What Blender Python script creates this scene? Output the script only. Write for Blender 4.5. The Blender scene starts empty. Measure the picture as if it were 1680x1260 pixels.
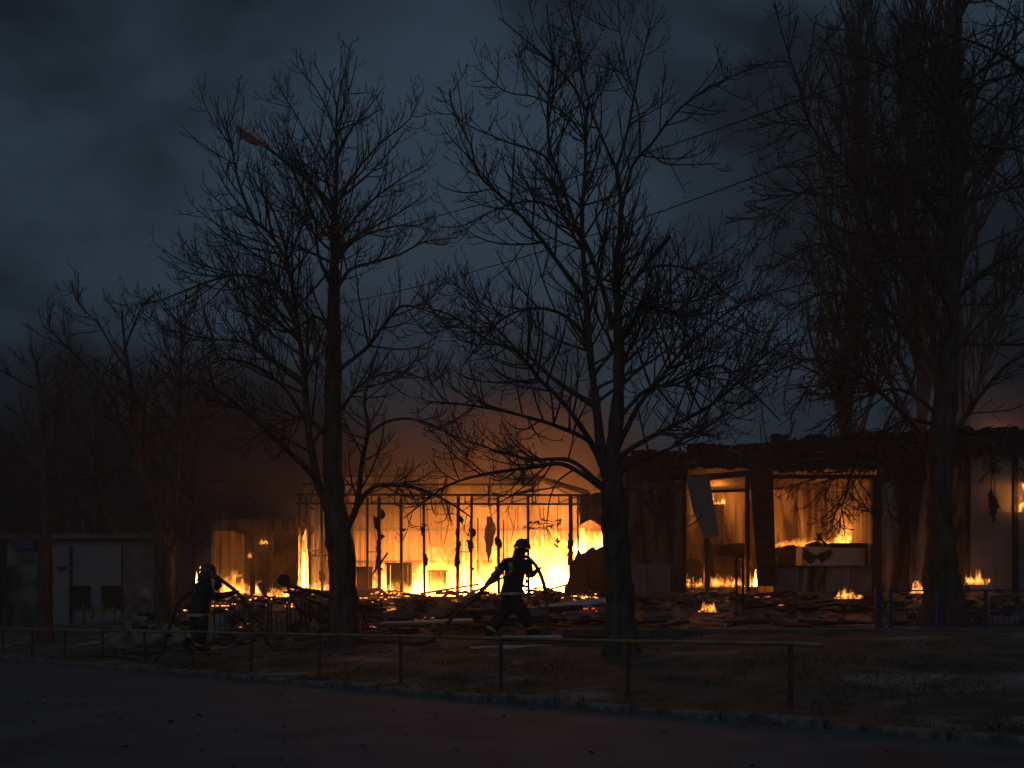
import bpy, bmesh, math, random
import numpy as np
from mathutils import Vector, Matrix

R = math.radians
scene = bpy.context.scene
col = scene.collection

# ------------------------------------------------------------------ camera
CAM_Z, F_PX, HORIZON = 0.85, 1633.3, 1015.0
cam_data = bpy.data.cameras.new("camera")
cam_data.lens, cam_data.sensor_width = 35.0, 36.0
cam_data.shift_y = (HORIZON - 630.0) / 1680.0
cam_data.clip_end = 2000.0
cam_data.clip_start = 0.05
cam = bpy.data.objects.new("camera", cam_data)
cam.location = (0, 0, CAM_Z)
cam.rotation_euler = (R(90), 0, 0)
col.objects.link(cam)
scene.camera = cam

# ------------------------------------------------------------------ sky
SUN_EL, SUN_AZ = R(1.0), R(200)
SKY_STRENGTH = 0.05
world = bpy.data.worlds.new("World")
scene.world = world
world.use_nodes = True
wt = world.node_tree
wt.nodes.clear()
def wn(t, **kw):
    n = wt.nodes.new(t)
    for k, v in kw.items():
        setattr(n, k, v)
    return n
w_out = wn("ShaderNodeOutputWorld")
w_bg = wn("ShaderNodeBackground")
w_sky = wn("ShaderNodeTexSky", sky_type="NISHITA", sun_disc=False)
w_sky.sun_elevation, w_sky.sun_rotation = SUN_EL, SUN_AZ
w_sky.altitude, w_sky.air_density, w_sky.dust_density, w_sky.ozone_density = 100, 1.0, 1.5, 3.0
w_co = wn("ShaderNodeTexCoord")
w_map = wn("ShaderNodeMapping")
w_map.inputs["Scale"].default_value = (1.0, 1.0, 1.5)
w_map.inputs["Location"].default_value = (-0.78, 7.32, 7.27)
w_n1 = wn("ShaderNodeTexNoise")
w_n1.inputs["Scale"].default_value = 3.19
w_n1.inputs["Detail"].default_value = 5.0
w_n1.inputs["Roughness"].default_value = 0.5
w_n1.inputs["Distortion"].default_value = 0.35
w_ramp = wn("ShaderNodeValToRGB")
e = w_ramp.color_ramp.elements
e[0].position, e[0].color = 0.40, (0.27, 0.26, 0.255, 1)
e[1].position, e[1].color = 0.60, (1.3, 1.3, 1.3, 1)
w_cloud = wn("ShaderNodeMix", data_type="RGBA", blend_type="MIX")     # dusk cloud deck over the clear sky
w_cloud.inputs[0].default_value = 0.75
w_cloud.inputs[7].default_value = (0.62, 1.10, 1.62, 1)
w_mul = wn("ShaderNodeMix", data_type="RGBA", blend_type="MULTIPLY")
w_mul.inputs[0].default_value = 1.0
w_bg.inputs["Strength"].default_value = SKY_STRENGTH
wl = wt.links.new
wl(w_co.outputs["Generated"], w_map.inputs["Vector"])
wl(w_map.outputs["Vector"], w_n1.inputs["Vector"])
wl(w_n1.outputs["Fac"], w_ramp.inputs["Fac"])
wl(w_sky.outputs["Color"], w_cloud.inputs[6])
wl(w_cloud.outputs[2], w_mul.inputs[6])
wl(w_ramp.outputs["Color"], w_mul.inputs[7])
wl(w_mul.outputs[2], w_bg.inputs["Color"])
wl(w_bg.outputs["Background"], w_out.inputs["Surface"])

sun_data = bpy.data.lights.new("sun", "SUN")
sun_data.energy, sun_data.angle, sun_data.color = 0.19, R(60), (0.94, 0.96, 1.0)
sun = bpy.data.objects.new("sun", sun_data)
sun.rotation_euler = (R(90 - 32), 0, R(180) - SUN_AZ)
sun.location = (0, -30, 30)
col.objects.link(sun)

# ------------------------------------------------------------------ exposure and sampling
vs = scene.view_settings
vs.view_transform, vs.look, vs.exposure, vs.gamma = "Standard", "None", 0.0, 1.0
vs.use_curve_mapping = False
cy = scene.cycles
cy.use_denoising = True
try:
    cy.denoiser = "OPENIMAGEDENOISE"
    cy.denoising_input_passes = "RGB_ALBEDO_NORMAL"
except Exception:
    pass
cy.max_bounces, cy.diffuse_bounces, cy.glossy_bounces = 4, 2, 2
cy.transmission_bounces, cy.transparent_max_bounces, cy.volume_bounces = 2, 8, 0
cy.sample_clamp_indirect = 2.0
cy.caustics_reflective = cy.caustics_refractive = False
cy.volume_step_rate = 0.5
cy.volume_max_steps = 256
cy.use_adaptive_sampling = False

rng = np.random.default_rng(7)
rnd = random.Random(11)

# ------------------------------------------------------------------ helpers
def at(px, py, d):
    """Where a point seen at (px, py) of the photograph stands when it is d metres away."""
    return Vector(((px - 840.0) * d / F_PX, d, CAM_Z + (HORIZON - py) * d / F_PX))

def gz(X, Y):
    """Height of the ground: road at the kerb, lawn rising towards the building."""
    s = X + Y
    a = 0.085 * np.maximum(0.0, s - 11.8)
    b = 0.62 + 0.055 * np.clip(Y - 18.5, 0, 7)
    k = 8.0
    return -np.log(np.exp(-a * k) + np.exp(-b * k)) / k + 0.0

def gzf(x, y):
    return float(gz(np.float64(x), np.float64(y)))

def tag(o, label=None, cat=None, group=None, kind=None):
    if label: o["label"] = label
    if cat: o["category"] = cat
    if group: o["group"] = group
    if kind: o["kind"] = kind
    return o

def empty(name, loc=(0, 0, 0), rz=0.0):
    o = bpy.data.objects.new(name, None)
    o.empty_display_size = 0.2
    o.location = loc
    o.rotation_euler = (0, 0, rz)
    col.objects.link(o)
    return o

def link(name, me, material=None, parent=None):
    o = bpy.data.objects.new(name, me)
    if material is not None and len(me.materials) == 0:
        me.materials.append(material)
    col.objects.link(o)
    if parent is not None:
        o.parent = parent
        # geometry is written in world coordinates: undo the parents' offset
        m = Matrix.Identity(4)
        p = parent
        while p is not None:
            m = (Matrix.Translation(p.location) @ p.rotation_euler.to_matrix().to_4x4()) @ m
            p = p.parent
        me.transform(m.inverted())
    return o

class MB:
    """Collects boxes, bars, tubes and sheets in world coordinates; build() links them as ONE mesh."""
    def __init__(self):
        self.v, self.f = [], []
    def add(self, vs, fs):
        b = len(self.v)
        self.v += [tuple(p) for p in vs]
        self.f += [tuple(i + b for i in q) for q in fs]
        return self
    def box(self, c, size, rot=None, taper=1.0):
        x, y, z = (s / 2 for s in size)
        vs = []
        for sz in (-1, 1):
            k = taper if sz > 0 else 1.0
            for sx, sy in ((-1, -1), (1, -1), (1, 1), (-1, 1)):
                p = Vector((sx * x * k, sy * y * k, sz * z))
                if rot is not None:
                    p = rot @ p
                vs.append(p + Vector(c))
        return self.add(vs, [(3, 2, 1, 0), (4, 5, 6, 7), (0, 1, 5, 4), (1, 2, 6, 5), (2, 3, 7, 6), (3, 0, 4, 7)])
    def span(self, x0, x1, y0, y1, z0, z1):
        return self.box(((x0 + x1) / 2, (y0 + y1) / 2, (z0 + z1) / 2), (x1 - x0, y1 - y0, z1 - z0))
    def bar(self, a, b, w, h=None):
        a, b = Vector(a), Vector(b)
        d = b - a
        q = d.to_track_quat("Z", "Y").to_matrix()
        return self.box((a + b) / 2, (w, h or w, d.length), q)
    def tube(self, pts, radii, n=8, cap=True):
        pts = [Vector(p) for p in pts]
        if not hasattr(radii, "__len__"):
            radii = [radii] * len(pts)
        vs, fs = [], []
        ref = None
        for i, p in enumerate(pts):
            t = (pts[min(i + 1, len(pts) - 1)] - pts[max(i - 1, 0)]).normalized()
            if ref is None:
                ref = Vector((0, 0, 1)) if abs(t.z) < 0.9 else Vector((1, 0, 0))
            u = (ref - t * ref.dot(t)).normalized()
            ref = u
            w = t.cross(u)
            for k in range(n):
                a = 2 * math.pi * k / n
                vs.append(p + (u * math.cos(a) + w * math.sin(a)) * radii[i])
        for i in range(len(pts) - 1):
            for k in range(n):
                fs.append((i * n + k, i * n + (k + 1) % n, (i + 1) * n + (k + 1) % n, (i + 1) * n + k))
        if cap:
            fs.append(tuple(range(n - 1, -1, -1)))
            fs.append(tuple((len(pts) - 1) * n + k for k in range(n)))
        return self.add(vs, fs)
    def mesh(self, name, smooth=False, bevel=0.0):
        me = bpy.data.meshes.new(name)
        me.from_pydata(self.v, [], self.f)
        if bevel:
            bm = bmesh.new()
            bm.from_mesh(me)
            bmesh.ops.bevel(bm, geom=list(bm.edges), offset=bevel, segments=1, affect="EDGES")
            bm.to_mesh(me)
            bm.free()
        if smooth:
            me.polygons.foreach_set("use_smooth", [True] * len(me.polygons))
        me.update()
        return me
    def build(self, name, material, parent=None, smooth=False, bevel=0.0):
        return link(name, self.mesh(name, smooth, bevel), material, parent)

def np_mesh(name, verts, quads=None, tris=None, smooth=False):
    me = bpy.data.meshes.new(name)
    nv = len(verts)
    me.vertices.add(nv)
    me.vertices.foreach_set("co", np.ascontiguousarray(verts, dtype=np.float32).ravel())
    loops, starts, totals = [], [], []
    off = 0
    for arr, k in ((quads, 4), (tris, 3)):
        if arr is not None and len(arr):
            arr = np.asarray(arr, dtype=np.int32)
            loops.append(arr.ravel())
            starts.append(off + np.arange(len(arr), dtype=np.int32) * k)
            totals.append(np.full(len(arr), k, dtype=np.int32))
            off += arr.size
    loops = np.concatenate(loops)
    starts = np.concatenate(starts)
    me.loops.add(len(loops))
    me.loops.foreach_set("vertex_index", loops)
    me.polygons.add(len(starts))
    me.polygons.foreach_set("loop_start", starts)
    if smooth:
        me.polygons.foreach_set("use_smooth", np.ones(len(starts), dtype=bool))
    me.update(calc_edges=True)
    me.validate()
    return me

def catmull(pts, n):
    p = np.asarray(pts, dtype=float)
    if len(p) == 2:
        t = np.linspace(0, 1, n)[:, None]
        return p[0] * (1 - t) + p[1] * t
    seg = np.linalg.norm(np.diff(p, axis=0), axis=1)
    cum = np.concatenate([[0], np.cumsum(seg)])
    out = []
    ext = np.vstack([2 * p[0] - p[1], p, 2 * p[-1] - p[-2]])
    for s in np.linspace(0, cum[-1], n):
        i = min(np.searchsorted(cum, s, side="right") - 1, len(p) - 2)
        t = (s - cum[i]) / max(seg[i], 1e-9)
        a, b, c, d = ext[i:i + 4]
        out.append(0.5 * ((2 * b) + (-a + c) * t + (2 * a - 5 * b + 4 * c - d) * t ** 2 + (-a + 3 * b - 3 * c + d) * t ** 3))
    return np.array(out)

# ------------------------------------------------------------------ materials
def new_mat(name):
    m = bpy.data.materials.new(name)
    m.use_nodes = True
    m.node_tree.nodes.clear()
    return m, m.node_tree

def surf(name, c1, c2=None, scale=6.0, rough=0.8, metal=0.0, bump=0.0, bump_scale=None, stretch=(1, 1, 1),
         lo=0.35, hi=0.65, detail=6.0, c3=None, lo3=0.55, hi3=0.7, scale3=1.2, spec=0.3, distort=0.0):
    """Principled surface with a two- or three-tone noise in world-sized object coordinates."""
    m, t = new_mat(name)
    N, L = t.nodes.new, t.links.new
    out, bs = N("ShaderNodeOutputMaterial"), N("ShaderNodeBsdfPrincipled")
    bs.inputs["Roughness"].default_value = rough
    bs.inputs["Metallic"].default_value = metal
    bs.inputs["Specular IOR Level"].default_value = spec
    L(bs.outputs["BSDF"], out.inputs["Surface"])
    co, mp = N("ShaderNodeTexCoord"), N("ShaderNodeMapping")
    mp.inputs["Scale"].default_value = stretch
    L(co.outputs["Object"], mp.inputs["Vector"])
    if c2 is None:
        bs.inputs["Base Color"].default_value = (*c1, 1)
    else:
        nz, rp = N("ShaderNodeTexNoise"), N("ShaderNodeValToRGB")
        nz.inputs["Scale"].default_value = scale
        nz.inputs["Detail"].default_value = detail
        nz.inputs["Distortion"].default_value = distort
        L(mp.outputs["Vector"], nz.inputs["Vector"])
        L(nz.outputs["Fac"], rp.inputs["Fac"])
        rp.color_ramp.elements[0].position, rp.color_ramp.elements[0].color = lo, (*c1, 1)
        rp.color_ramp.elements[1].position, rp.color_ramp.elements[1].color = hi, (*c2, 1)
        last = rp.outputs["Color"]
        if c3 is not None:
            n3, r3, mx = N("ShaderNodeTexNoise"), N("ShaderNodeMapRange"), N("ShaderNodeMix")
            mx.data_type = "RGBA"
            n3.inputs["Scale"].default_value = scale3
            n3.inputs["Detail"].default_value = 5
            n3.inputs["Distortion"].default_value = 0.6
            r3.inputs["From Min"].default_value, r3.inputs["From Max"].default_value = lo3, hi3
            L(mp.outputs["Vector"], n3.inputs["Vector"])
            L(n3.outputs["Fac"], r3.inputs["Value"])
            L(r3.outputs["Result"], mx.inputs[0])
            L(last, mx.inputs[6])
            mx.inputs[7].default_value = (*c3, 1)
            last = mx.outputs[2]
        L(last, bs.inputs["Base Color"])
    if bump:
        nb, bp = N("ShaderNodeTexNoise"), N("ShaderNodeBump")
        nb.inputs["Scale"].default_value = bump_scale or scale * 3
        nb.inputs["Detail"].default_value = 5
        L(mp.outputs["Vector"], nb.inputs["Vector"])
        L(nb.outputs["Fac"], bp.inputs["Height"])
        bp.inputs["Strength"].default_value = bump
        bp.inputs["Distance"].default_value = 0.03
        L(bp.outputs["Normal"], bs.inputs["Normal"])
    return m

M = {}
M["asphalt"] = surf("asphalt", (0.074, 0.090, 0.108), (0.104, 0.124, 0.146), 1.3, 0.85, bump=0.35, bump_scale=60,
                    c3=(0.05, 0.05, 0.055), lo3=0.56, hi3=0.72, scale3=0.5)
M["soil"] = surf("soil", (0.05, 0.047, 0.036), (0.105, 0.1, 0.085), 2.2, 0.95, bump=0.6, bump_scale=14,
                 c3=(0.26, 0.26, 0.265), lo3=0.56, hi3=0.7, scale3=0.75)
M["grass"] = surf("grass", (0.025, 0.04, 0.015), (0.07, 0.075, 0.03), 3.0, 0.7)
M["kerb"] = surf("kerb_concrete", (0.06, 0.06, 0.06), (0.16, 0.163, 0.168), 9.0, 0.9, bump=0.6, c3=(0.04, 0.038, 0.03), lo3=0.45, hi3=0.62, scale3=2.2)
M["paving"] = surf("paving", (0.06, 0.06, 0.06), (0.11, 0.11, 0.11), 3.0, 0.9, bump=0.3)
M["bark"] = surf("bark", (0.032, 0.028, 0.024), (0.095, 0.085, 0.075), 9.0, 0.9, bump=0.9, bump_scale=30, stretch=(1, 1, 0.25))
M["twig"] = surf("twig_bark", (0.045, 0.04, 0.034), (0.075, 0.068, 0.058), 6.0, 0.85)
M["leaf"] = surf("young_leaf", (0.04, 0.06, 0.015), (0.08, 0.1, 0.03), 20.0, 0.6)
M["char"] = surf("charred", (0.012, 0.011, 0.01), (0.05, 0.045, 0.04), 7.0, 0.8, bump=0.8, bump_scale=25)
M["charwood"] = surf("charred_wood", (0.02, 0.016, 0.013), (0.09, 0.07, 0.055), 5.0, 0.8, bump=0.7, stretch=(3, 3, 0.5))
M["steel"] = surf("scorched_steel", (0.05, 0.045, 0.04), (0.12, 0.1, 0.085), 8.0, 0.6, metal=0.0, bump=0.3)
M["sheet"] = surf("corrugated_sheet", (0.34, 0.30, 0.26), (0.52, 0.47, 0.42), 2.5, 0.55, stretch=(1, 1, 0.35),
                  c3=(0.10, 0.075, 0.06), lo3=0.5, hi3=0.72, scale3=1.1, bump=0.15)
M["panel"] = surf("wall_panel", (0.13, 0.115, 0.10), (0.27, 0.25, 0.23), 2.6, 0.85, stretch=(2.0, 2.0, 0.3),
                  c3=(0.03, 0.025, 0.02), lo3=0.46, hi3=0.62, scale3=1.5, bump=0.35)
M["scorched"] = surf("scorched_plaster", (0.055, 0.045, 0.038), (0.14, 0.12, 0.10), 2.6, 0.9, stretch=(2.2, 2.2, 0.35),
                     c3=(0.02, 0.017, 0.015), lo3=0.45, hi3=0.6, scale3=1.7, bump=0.4)
M["ash"] = surf("ash_and_rubble", (0.04, 0.036, 0.033), (0.22, 0.2, 0.18), 3.2, 0.95, bump=0.8, bump_scale=22, detail=8)
M["greywall"] = surf("grey_wall", (0.11, 0.113, 0.125), (0.17, 0.174, 0.19), 1.4, 0.85, c3=(0.14, 0.13, 0.13), lo3=0.58, hi3=0.8, bump=0.2)
M["white"] = surf("white_board", (0.3, 0.3, 0.3), (0.45, 0.44, 0.43), 3.0, 0.7, c3=(0.08, 0.07, 0.06), lo3=0.6, hi3=0.68, scale3=1.6)
M["concrete"] = surf("concrete", (0.08, 0.078, 0.075), (0.16, 0.155, 0.15), 2.5, 0.9, bump=0.4, c3=(0.06, 0.055, 0.05), scale3=0.9)
M["paleboard"] = surf("pale_board", (0.34, 0.37, 0.43), (0.5, 0.54, 0.6), 4.0, 0.6, stretch=(1, 4, 1))
M["yellow"] = surf("yellow_paint", (0.2, 0.13, 0.03), (0.14, 0.09, 0.025), 6.0, 0.6, bump=0.2, c3=(0.1, 0.05, 0.03), scale3=5)
M["rail"] = surf("worn_yellow_rail", (0.24, 0.215, 0.09), (0.15, 0.13, 0.06), 4.0, 0.6, c3=(0.12, 0.06, 0.04), scale3=4)
M["redpost"] = surf("rusty_red_post", (0.06, 0.025, 0.022), (0.10, 0.04, 0.03), 6.0, 0.8, bump=0.3)
M["bluepaint"] = surf("blue_paint", (0.014, 0.03, 0.10), (0.022, 0.042, 0.14), 5.0, 0.6, bump=0.2)
M["lampmetal"] = surf("lamp_metal", (0.45, 0.46, 0.47), (0.55, 0.56, 0.57), 6.0, 0.5)
M["lampglass"] = surf("lamp_glass", (0.2, 0.18, 0.17), (0.27, 0.25, 0.24), 6.0, 0.4)
M["cable"] = surf("black_cable", (0.02, 0.02, 0.02))
M["hose"] = surf("fire_hose", (0.06, 0.05, 0.042), (0.11, 0.09, 0.075), 12.0, 0.7, bump=0.3, bump_scale=60)
M["cloth"] = surf("navy_turnout_cloth", (0.012, 0.014, 0.022), (0.028, 0.03, 0.042), 8.0, 0.85, bump=0.6, bump_scale=14)
M["boot"] = surf("black_rubber", (0.015, 0.015, 0.015), (0.03, 0.03, 0.03), 8.0, 0.5)
M["glove"] = surf("dark_glove", (0.04, 0.03, 0.02), (0.07, 0.05, 0.035), 20.0, 0.8)
M["skin"] = surf("skin", (0.4, 0.24, 0.17), (0.46, 0.28, 0.2), 10.0, 0.6)
M["helmet"] = surf("dark_helmet", (0.035, 0.035, 0.04), (0.06, 0.06, 0.065), 8.0, 0.35, spec=0.5)
M["reflect"] = surf("reflective_tape", (0.22, 0.23, 0.15), (0.4, 0.42, 0.3), 16.0, 0.45)
M["hivis"] = surf("lime_tape", (0.2, 0.3, 0.05), (0.32, 0.45, 0.09), 16.0, 0.5)
M["render"] = surf("far_render", (0.15, 0.165, 0.2), (0.2, 0.22, 0.25), 0.6, 0.9)
M["farframe"] = surf("far_window_frame", (0.09, 0.095, 0.105), (0.12, 0.125, 0.135), 0.6, 0.9)
M["farblock"] = surf("far_facade", (0.08, 0.086, 0.10), (0.11, 0.118, 0.135), 0.3, 0.9)
M["darkglass"] = surf("dark_glass", (0.03, 0.035, 0.045), None, rough=0.15, spec=0.5)
M["black"] = surf("black_opening", (0.012, 0.012, 0.014), (0.02, 0.02, 0.022), 4.0, 0.9)
M["mural"] = surf("stained_green_wall", (0.14, 0.16, 0.14), (0.04, 0.075, 0.03), 1.6, 0.9, lo=0.42, hi=0.56)

def glow_mat(name, color, strength):
    m, t = new_mat(name)
    out, em = t.nodes.new("ShaderNodeOutputMaterial"), t.nodes.new("ShaderNodeEmission")
    em.inputs["Color"].default_value = (*color, 1)
    em.inputs["Strength"].default_value = strength
    t.links.new(em.outputs["Emission"], out.inputs["Surface"])
    return m
M["ember"] = glow_mat("glowing_ember", (1.0, 0.3, 0.05), 3.5)
M["emberdim"] = glow_mat("dull_ember", (1.0, 0.16, 0.05), 0.8)

def flame_mat(name, height, k, scale=1.0, seed=0.0, lo=0.42, hi=0.70, detail=3.0):
    """Burning gas: nothing but emission inside a flame-shaped body, torn by rising noise."""
    m, t = new_mat(name)
    N, L = t.nodes.new, t.links.new
    out, em = N("ShaderNodeOutputMaterial"), N("ShaderNodeEmission")
    em.inputs["Color"].default_value = (1.0, 0.31, 0.045, 1)
    co, sep = N("ShaderNodeTexCoord"), N("ShaderNodeSeparateXYZ")
    L(co.outputs["Object"], sep.inputs["Vector"])
    mp = N("ShaderNodeMapping")
    mp.inputs["Scale"].default_value = (3.4 / scale, 3.4 / scale, 1.75 / scale)
    mp.inputs["Location"].default_value = (seed, seed * 1.7, -seed)
    L(co.outputs["Object"], mp.inputs["Vector"])
    nz = N("ShaderNodeTexNoise")
    nz.inputs["Scale"].default_value = 1.0
    nz.inputs["Detail"].default_value = detail
    nz.inputs["Roughness"].default_value = 0.58
    nz.inputs["Distortion"].default_value = 1.3
    L(mp.outputs["Vector"], nz.inputs["Vector"])
    h = N("ShaderNodeMath"); h.operation = "DIVIDE"
    L(sep.outputs["Z"], h.inputs[0]); h.inputs[1].default_value = height
    thr = N("ShaderNodeMapRange")                       # higher up, only the strongest wisps burn
    thr.inputs["From Min"].default_value, thr.inputs["From Max"].default_value = 0.0, 1.0
    thr.inputs["To Min"].default_value, thr.inputs["To Max"].default_value = lo, hi
    L(h.outputs["Value"], thr.inputs["Value"])
    foot = N("ShaderNodeMapRange")                      # ragged foot where the flames leave what burns
    foot.inputs["From Min"].default_value, foot.inputs["From Max"].default_value = 0.0, min(0.16, 0.06 / height)
    foot.inputs["To Min"].default_value, foot.inputs["To Max"].default_value = 0.13, 0.0
    L(h.outputs["Value"], foot.inputs["Value"])
    th2 = N("ShaderNodeMath"); th2.operation = "ADD"
    L(thr.outputs["Result"], th2.inputs[0]); L(foot.outputs["Result"], th2.inputs[1])
    sub = N("ShaderNodeMath"); sub.operation = "SUBTRACT"; sub.use_clamp = True
    L(nz.outputs["Fac"], sub.inputs[0]); L(th2.outputs["Value"], sub.inputs[1])
    mul = N("ShaderNodeMath"); mul.operation = "MULTIPLY"
    L(sub.outputs["Value"], mul.inputs[0]); mul.inputs[1].default_value = k
    L(mul.outputs["Value"], em.inputs["Strength"])
    L(em.outputs["Emission"], out.inputs["Volume"])
    return m

# ------------------------------------------------------------------ the ground
def sheet_grid(ss, ts, zf):
    S, T = np.meshgrid(ss, ts, indexing="ij")
    X, Y = (S + T) / 2, (S - T) / 2
    Z = zf(X, Y)
    n, m = S.shape
    i = np.arange(n - 1)[:, None] * m + np.arange(m - 1)[None, :]
    q = np.stack([i, i + m, i + m + 1, i + 1], -1).reshape(-1, 4)
    return np.stack([X, Y, Z], -1).reshape(-1, 3), q

def lump(X, Y, amp=0.03):
    return amp * (np.sin(X * 1.9 + 1.3 * np.sin(Y * 0.9)) * np.cos(Y * 1.6 + 0.7 * np.sin(X * 1.1)) + 0.5 * np.sin(X * 4.3 + Y * 3.1))

KERB = 10.72
ss = np.concatenate([np.linspace(KERB + 0.13, 34, 110), np.linspace(34.6, 80, 30), np.linspace(90, 900, 12)])
ts = np.concatenate([np.linspace(-900, -80, 12), np.linspace(-75, -40, 18), np.linspace(-39.5, 16, 170), np.linspace(17, 75, 24), np.linspace(85, 900, 12)])
v, q = sheet_grid(ss, ts, lambda X, Y: gz(X, Y) + lump(X, Y) * np.clip((X + Y - 10.9) / 1.5, 0, 1) - 0.005)
o = link("ground", np_mesh("ground", v, q, smooth=True), M["soil"])
tag(o, kind="structure")
v, q = sheet_grid(np.concatenate([np.linspace(-900, -30, 8), np.linspace(-25, KERB + 0.02, 60)]), ts,
                  lambda X, Y: -0.065 + 0.006 * np.sin(X * 0.8) * np.cos(Y * 0.7))
o = link("road", np_mesh("road", v, q, smooth=True), M["asphalt"])
tag(o, kind="structure")

# kerb of single stones
kerb = tag(empty("kerb"), kind="structure")
kb = MB().box((0, 0, -0.06), (0.975, 0.14, 0.22)).mesh("kerb_stone", bevel=0.018)
kb.materials.append(M["kerb"])
for i in range(-9, 46):
    o = bpy.data.objects.new("kerb_stone", kb)
    s, t = KERB + 0.08, 5.0 - i * 1.414
    o.location = ((s + t) / 2, (s - t) / 2, rnd.uniform(-0.045, -0.012))
    o.rotation_euler = (rnd.uniform(-0.05, 0.05), rnd.uniform(-0.012, 0.012), R(-45) + rnd.uniform(-0.012, 0.012))
    col.objects.link(o)
    o.parent = kerb

# footpath along the building side
path = tag(empty("footpath"), kind="structure")
slab = MB().box((0, 0, 0), (1.485, 1.7, 0.14)).mesh("paving_slab", bevel=0.01)
slab.materials.append(M["paving"])
for i in range(14):
    o = bpy.data.objects.new("paving_slab", slab)
    o.location = (1.6 + i * 1.5, 17.7, 0.60 + rnd.uniform(-0.008, 0.008))
    o.rotation_euler = (rnd.uniform(-0.006, 0.006), rnd.uniform(-0.006, 0.006), 0)
    col.objects.link(o)
    o.parent = path

# grass: blades over the lawn strip
def grass_field(n):
    s = KERB + 0.35 + rng.random(n) ** 1.2 * 9.0
    t = rng.uniform(-34, 14, n)
    X, Y = (s + t) / 2, (s - t) / 2
    keep = np.sin(X * 1.7 + np.sin(Y * 1.1) * 2) * np.cos(Y * 1.4 + X * 0.5) + 0.5 * np.sin(X * 5.1) * np.sin(Y * 4.3) + rng.normal(0, 0.45, n) > 0.12
    keep &= (Y > 4) & (Y < 26)
    X, Y = X[keep], Y[keep]
    Z = gz(X, Y) - 0.01
    n = len(X)
    h = rng.uniform(0.02, 0.075, n)
    a = rng.uniform(0, 2 * np.pi, n)
    w = rng.uniform(0.004, 0.009, n)
    lean = rng.normal(0, 0.045, (n, 2))
    base = np.stack([X, Y, Z], -1)
    side = np.stack([np.cos(a) * w, np.sin(a) * w, 0 * a], -1)
    tip = base + np.concatenate([lean, h[:, None]], 1)
    v = np.stack([base - side, base + side, tip], 1).reshape(-1, 3)
    return np_mesh("grass", v, tris=np.arange(3 * n).reshape(-1, 3))
o = link("grass", grass_field(60000), M["grass"])
tag(o, "short patchy grass on the lawn strip behind the kerb", "grass", kind="stuff")

# dead leaves and crumbs on the asphalt
def litter(n):
    X, Y = rng.uniform(-6, 6, n), rng.uniform(3.2, 12, n)
    k = X + Y < KERB - 0.1
    X, Y = X[k], Y[k]
    n = len(X)
    a = rng.uniform(0, 6.28, n)
    r = rng.uniform(0.012, 0.04, n)
    c = np.stack([X, Y, np.full(n, -0.055)], -1)
    u = np.stack([np.cos(a) * r, np.sin(a) * r, rng.uniform(0, 0.012, n)], -1)
    w = np.stack([-np.sin(a) * r * .5, np.cos(a) * r * .5, rng.uniform(0, 0.012, n)], -1)
    v = np.stack([c - u, c + w, c + u, c - w], 1).reshape(-1, 3)
    return np_mesh("fallen_leaves", v, quads=np.arange(4 * n).reshape(-1, 4))
o = link("fallen_leaves", litter(170), M["charwood"])
tag(o, "dry leaves and crumbs strewn over the dark road", "leaves", kind="stuff")
# ------------------------------------------------------------------ trees
def tubes(P, Rr, sides, verts, quads, off):
    """P (N,K,3) paths, Rr (N,K) radii -> tube geometry appended to the lists; returns the new vertex offset."""
    N, K, _ = P.shape
    T = np.gradient(P, axis=1)
    T /= np.linalg.norm(T, axis=2, keepdims=True) + 1e-9
    ref = np.where(np.abs(T[:, :1, 2:3]) < 0.85, np.array([0, 0, 1.0]), np.array([1.0, 0, 0]))
    ref = np.broadcast_to(ref, P.shape)
    U = np.cross(ref, T); U /= np.linalg.norm(U, axis=2, keepdims=True) + 1e-9
    W = np.cross(T, U)
    a = np.arange(sides) * 2 * np.pi / sides
    ring = P[:, :, None, :] + Rr[:, :, None, None] * (U[:, :, None, :] * np.cos(a)[:, None] + W[:, :, None, :] * np.sin(a)[:, None])
    verts.append(ring.reshape(-1, 3))
    n = np.arange(N)[:, None, None] * K * sides
    k = np.arange(K - 1)[None, :, None] * sides
    j = np.arange(sides)[None, None, :]
    j2 = (j + 1) % sides
    q = np.stack([n + k + j, n + k + j2, n + k + sides + j2, n + k + sides + j], -1).reshape(-1, 4) + off
    quads.append(q)
    return off + N * K * sides

def sample(P, Rr, idx, t):
    K = P.shape[1]
    f = t * (K - 1)
    i = np.minimum(f.astype(int), K - 2)
    w = (f - i)[:, None]
    a, b = P[idx, i], P[idx, i + 1]
    pos = a * (1 - w) + b * w
    tan = b - a
    tan /= np.linalg.norm(tan, axis=1, keepdims=True) + 1e-9
    rad = Rr[idx, i] * (1 - w[:, 0]) + Rr[idx, i + 1] * w[:, 0]
    return pos, tan, rad

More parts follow.
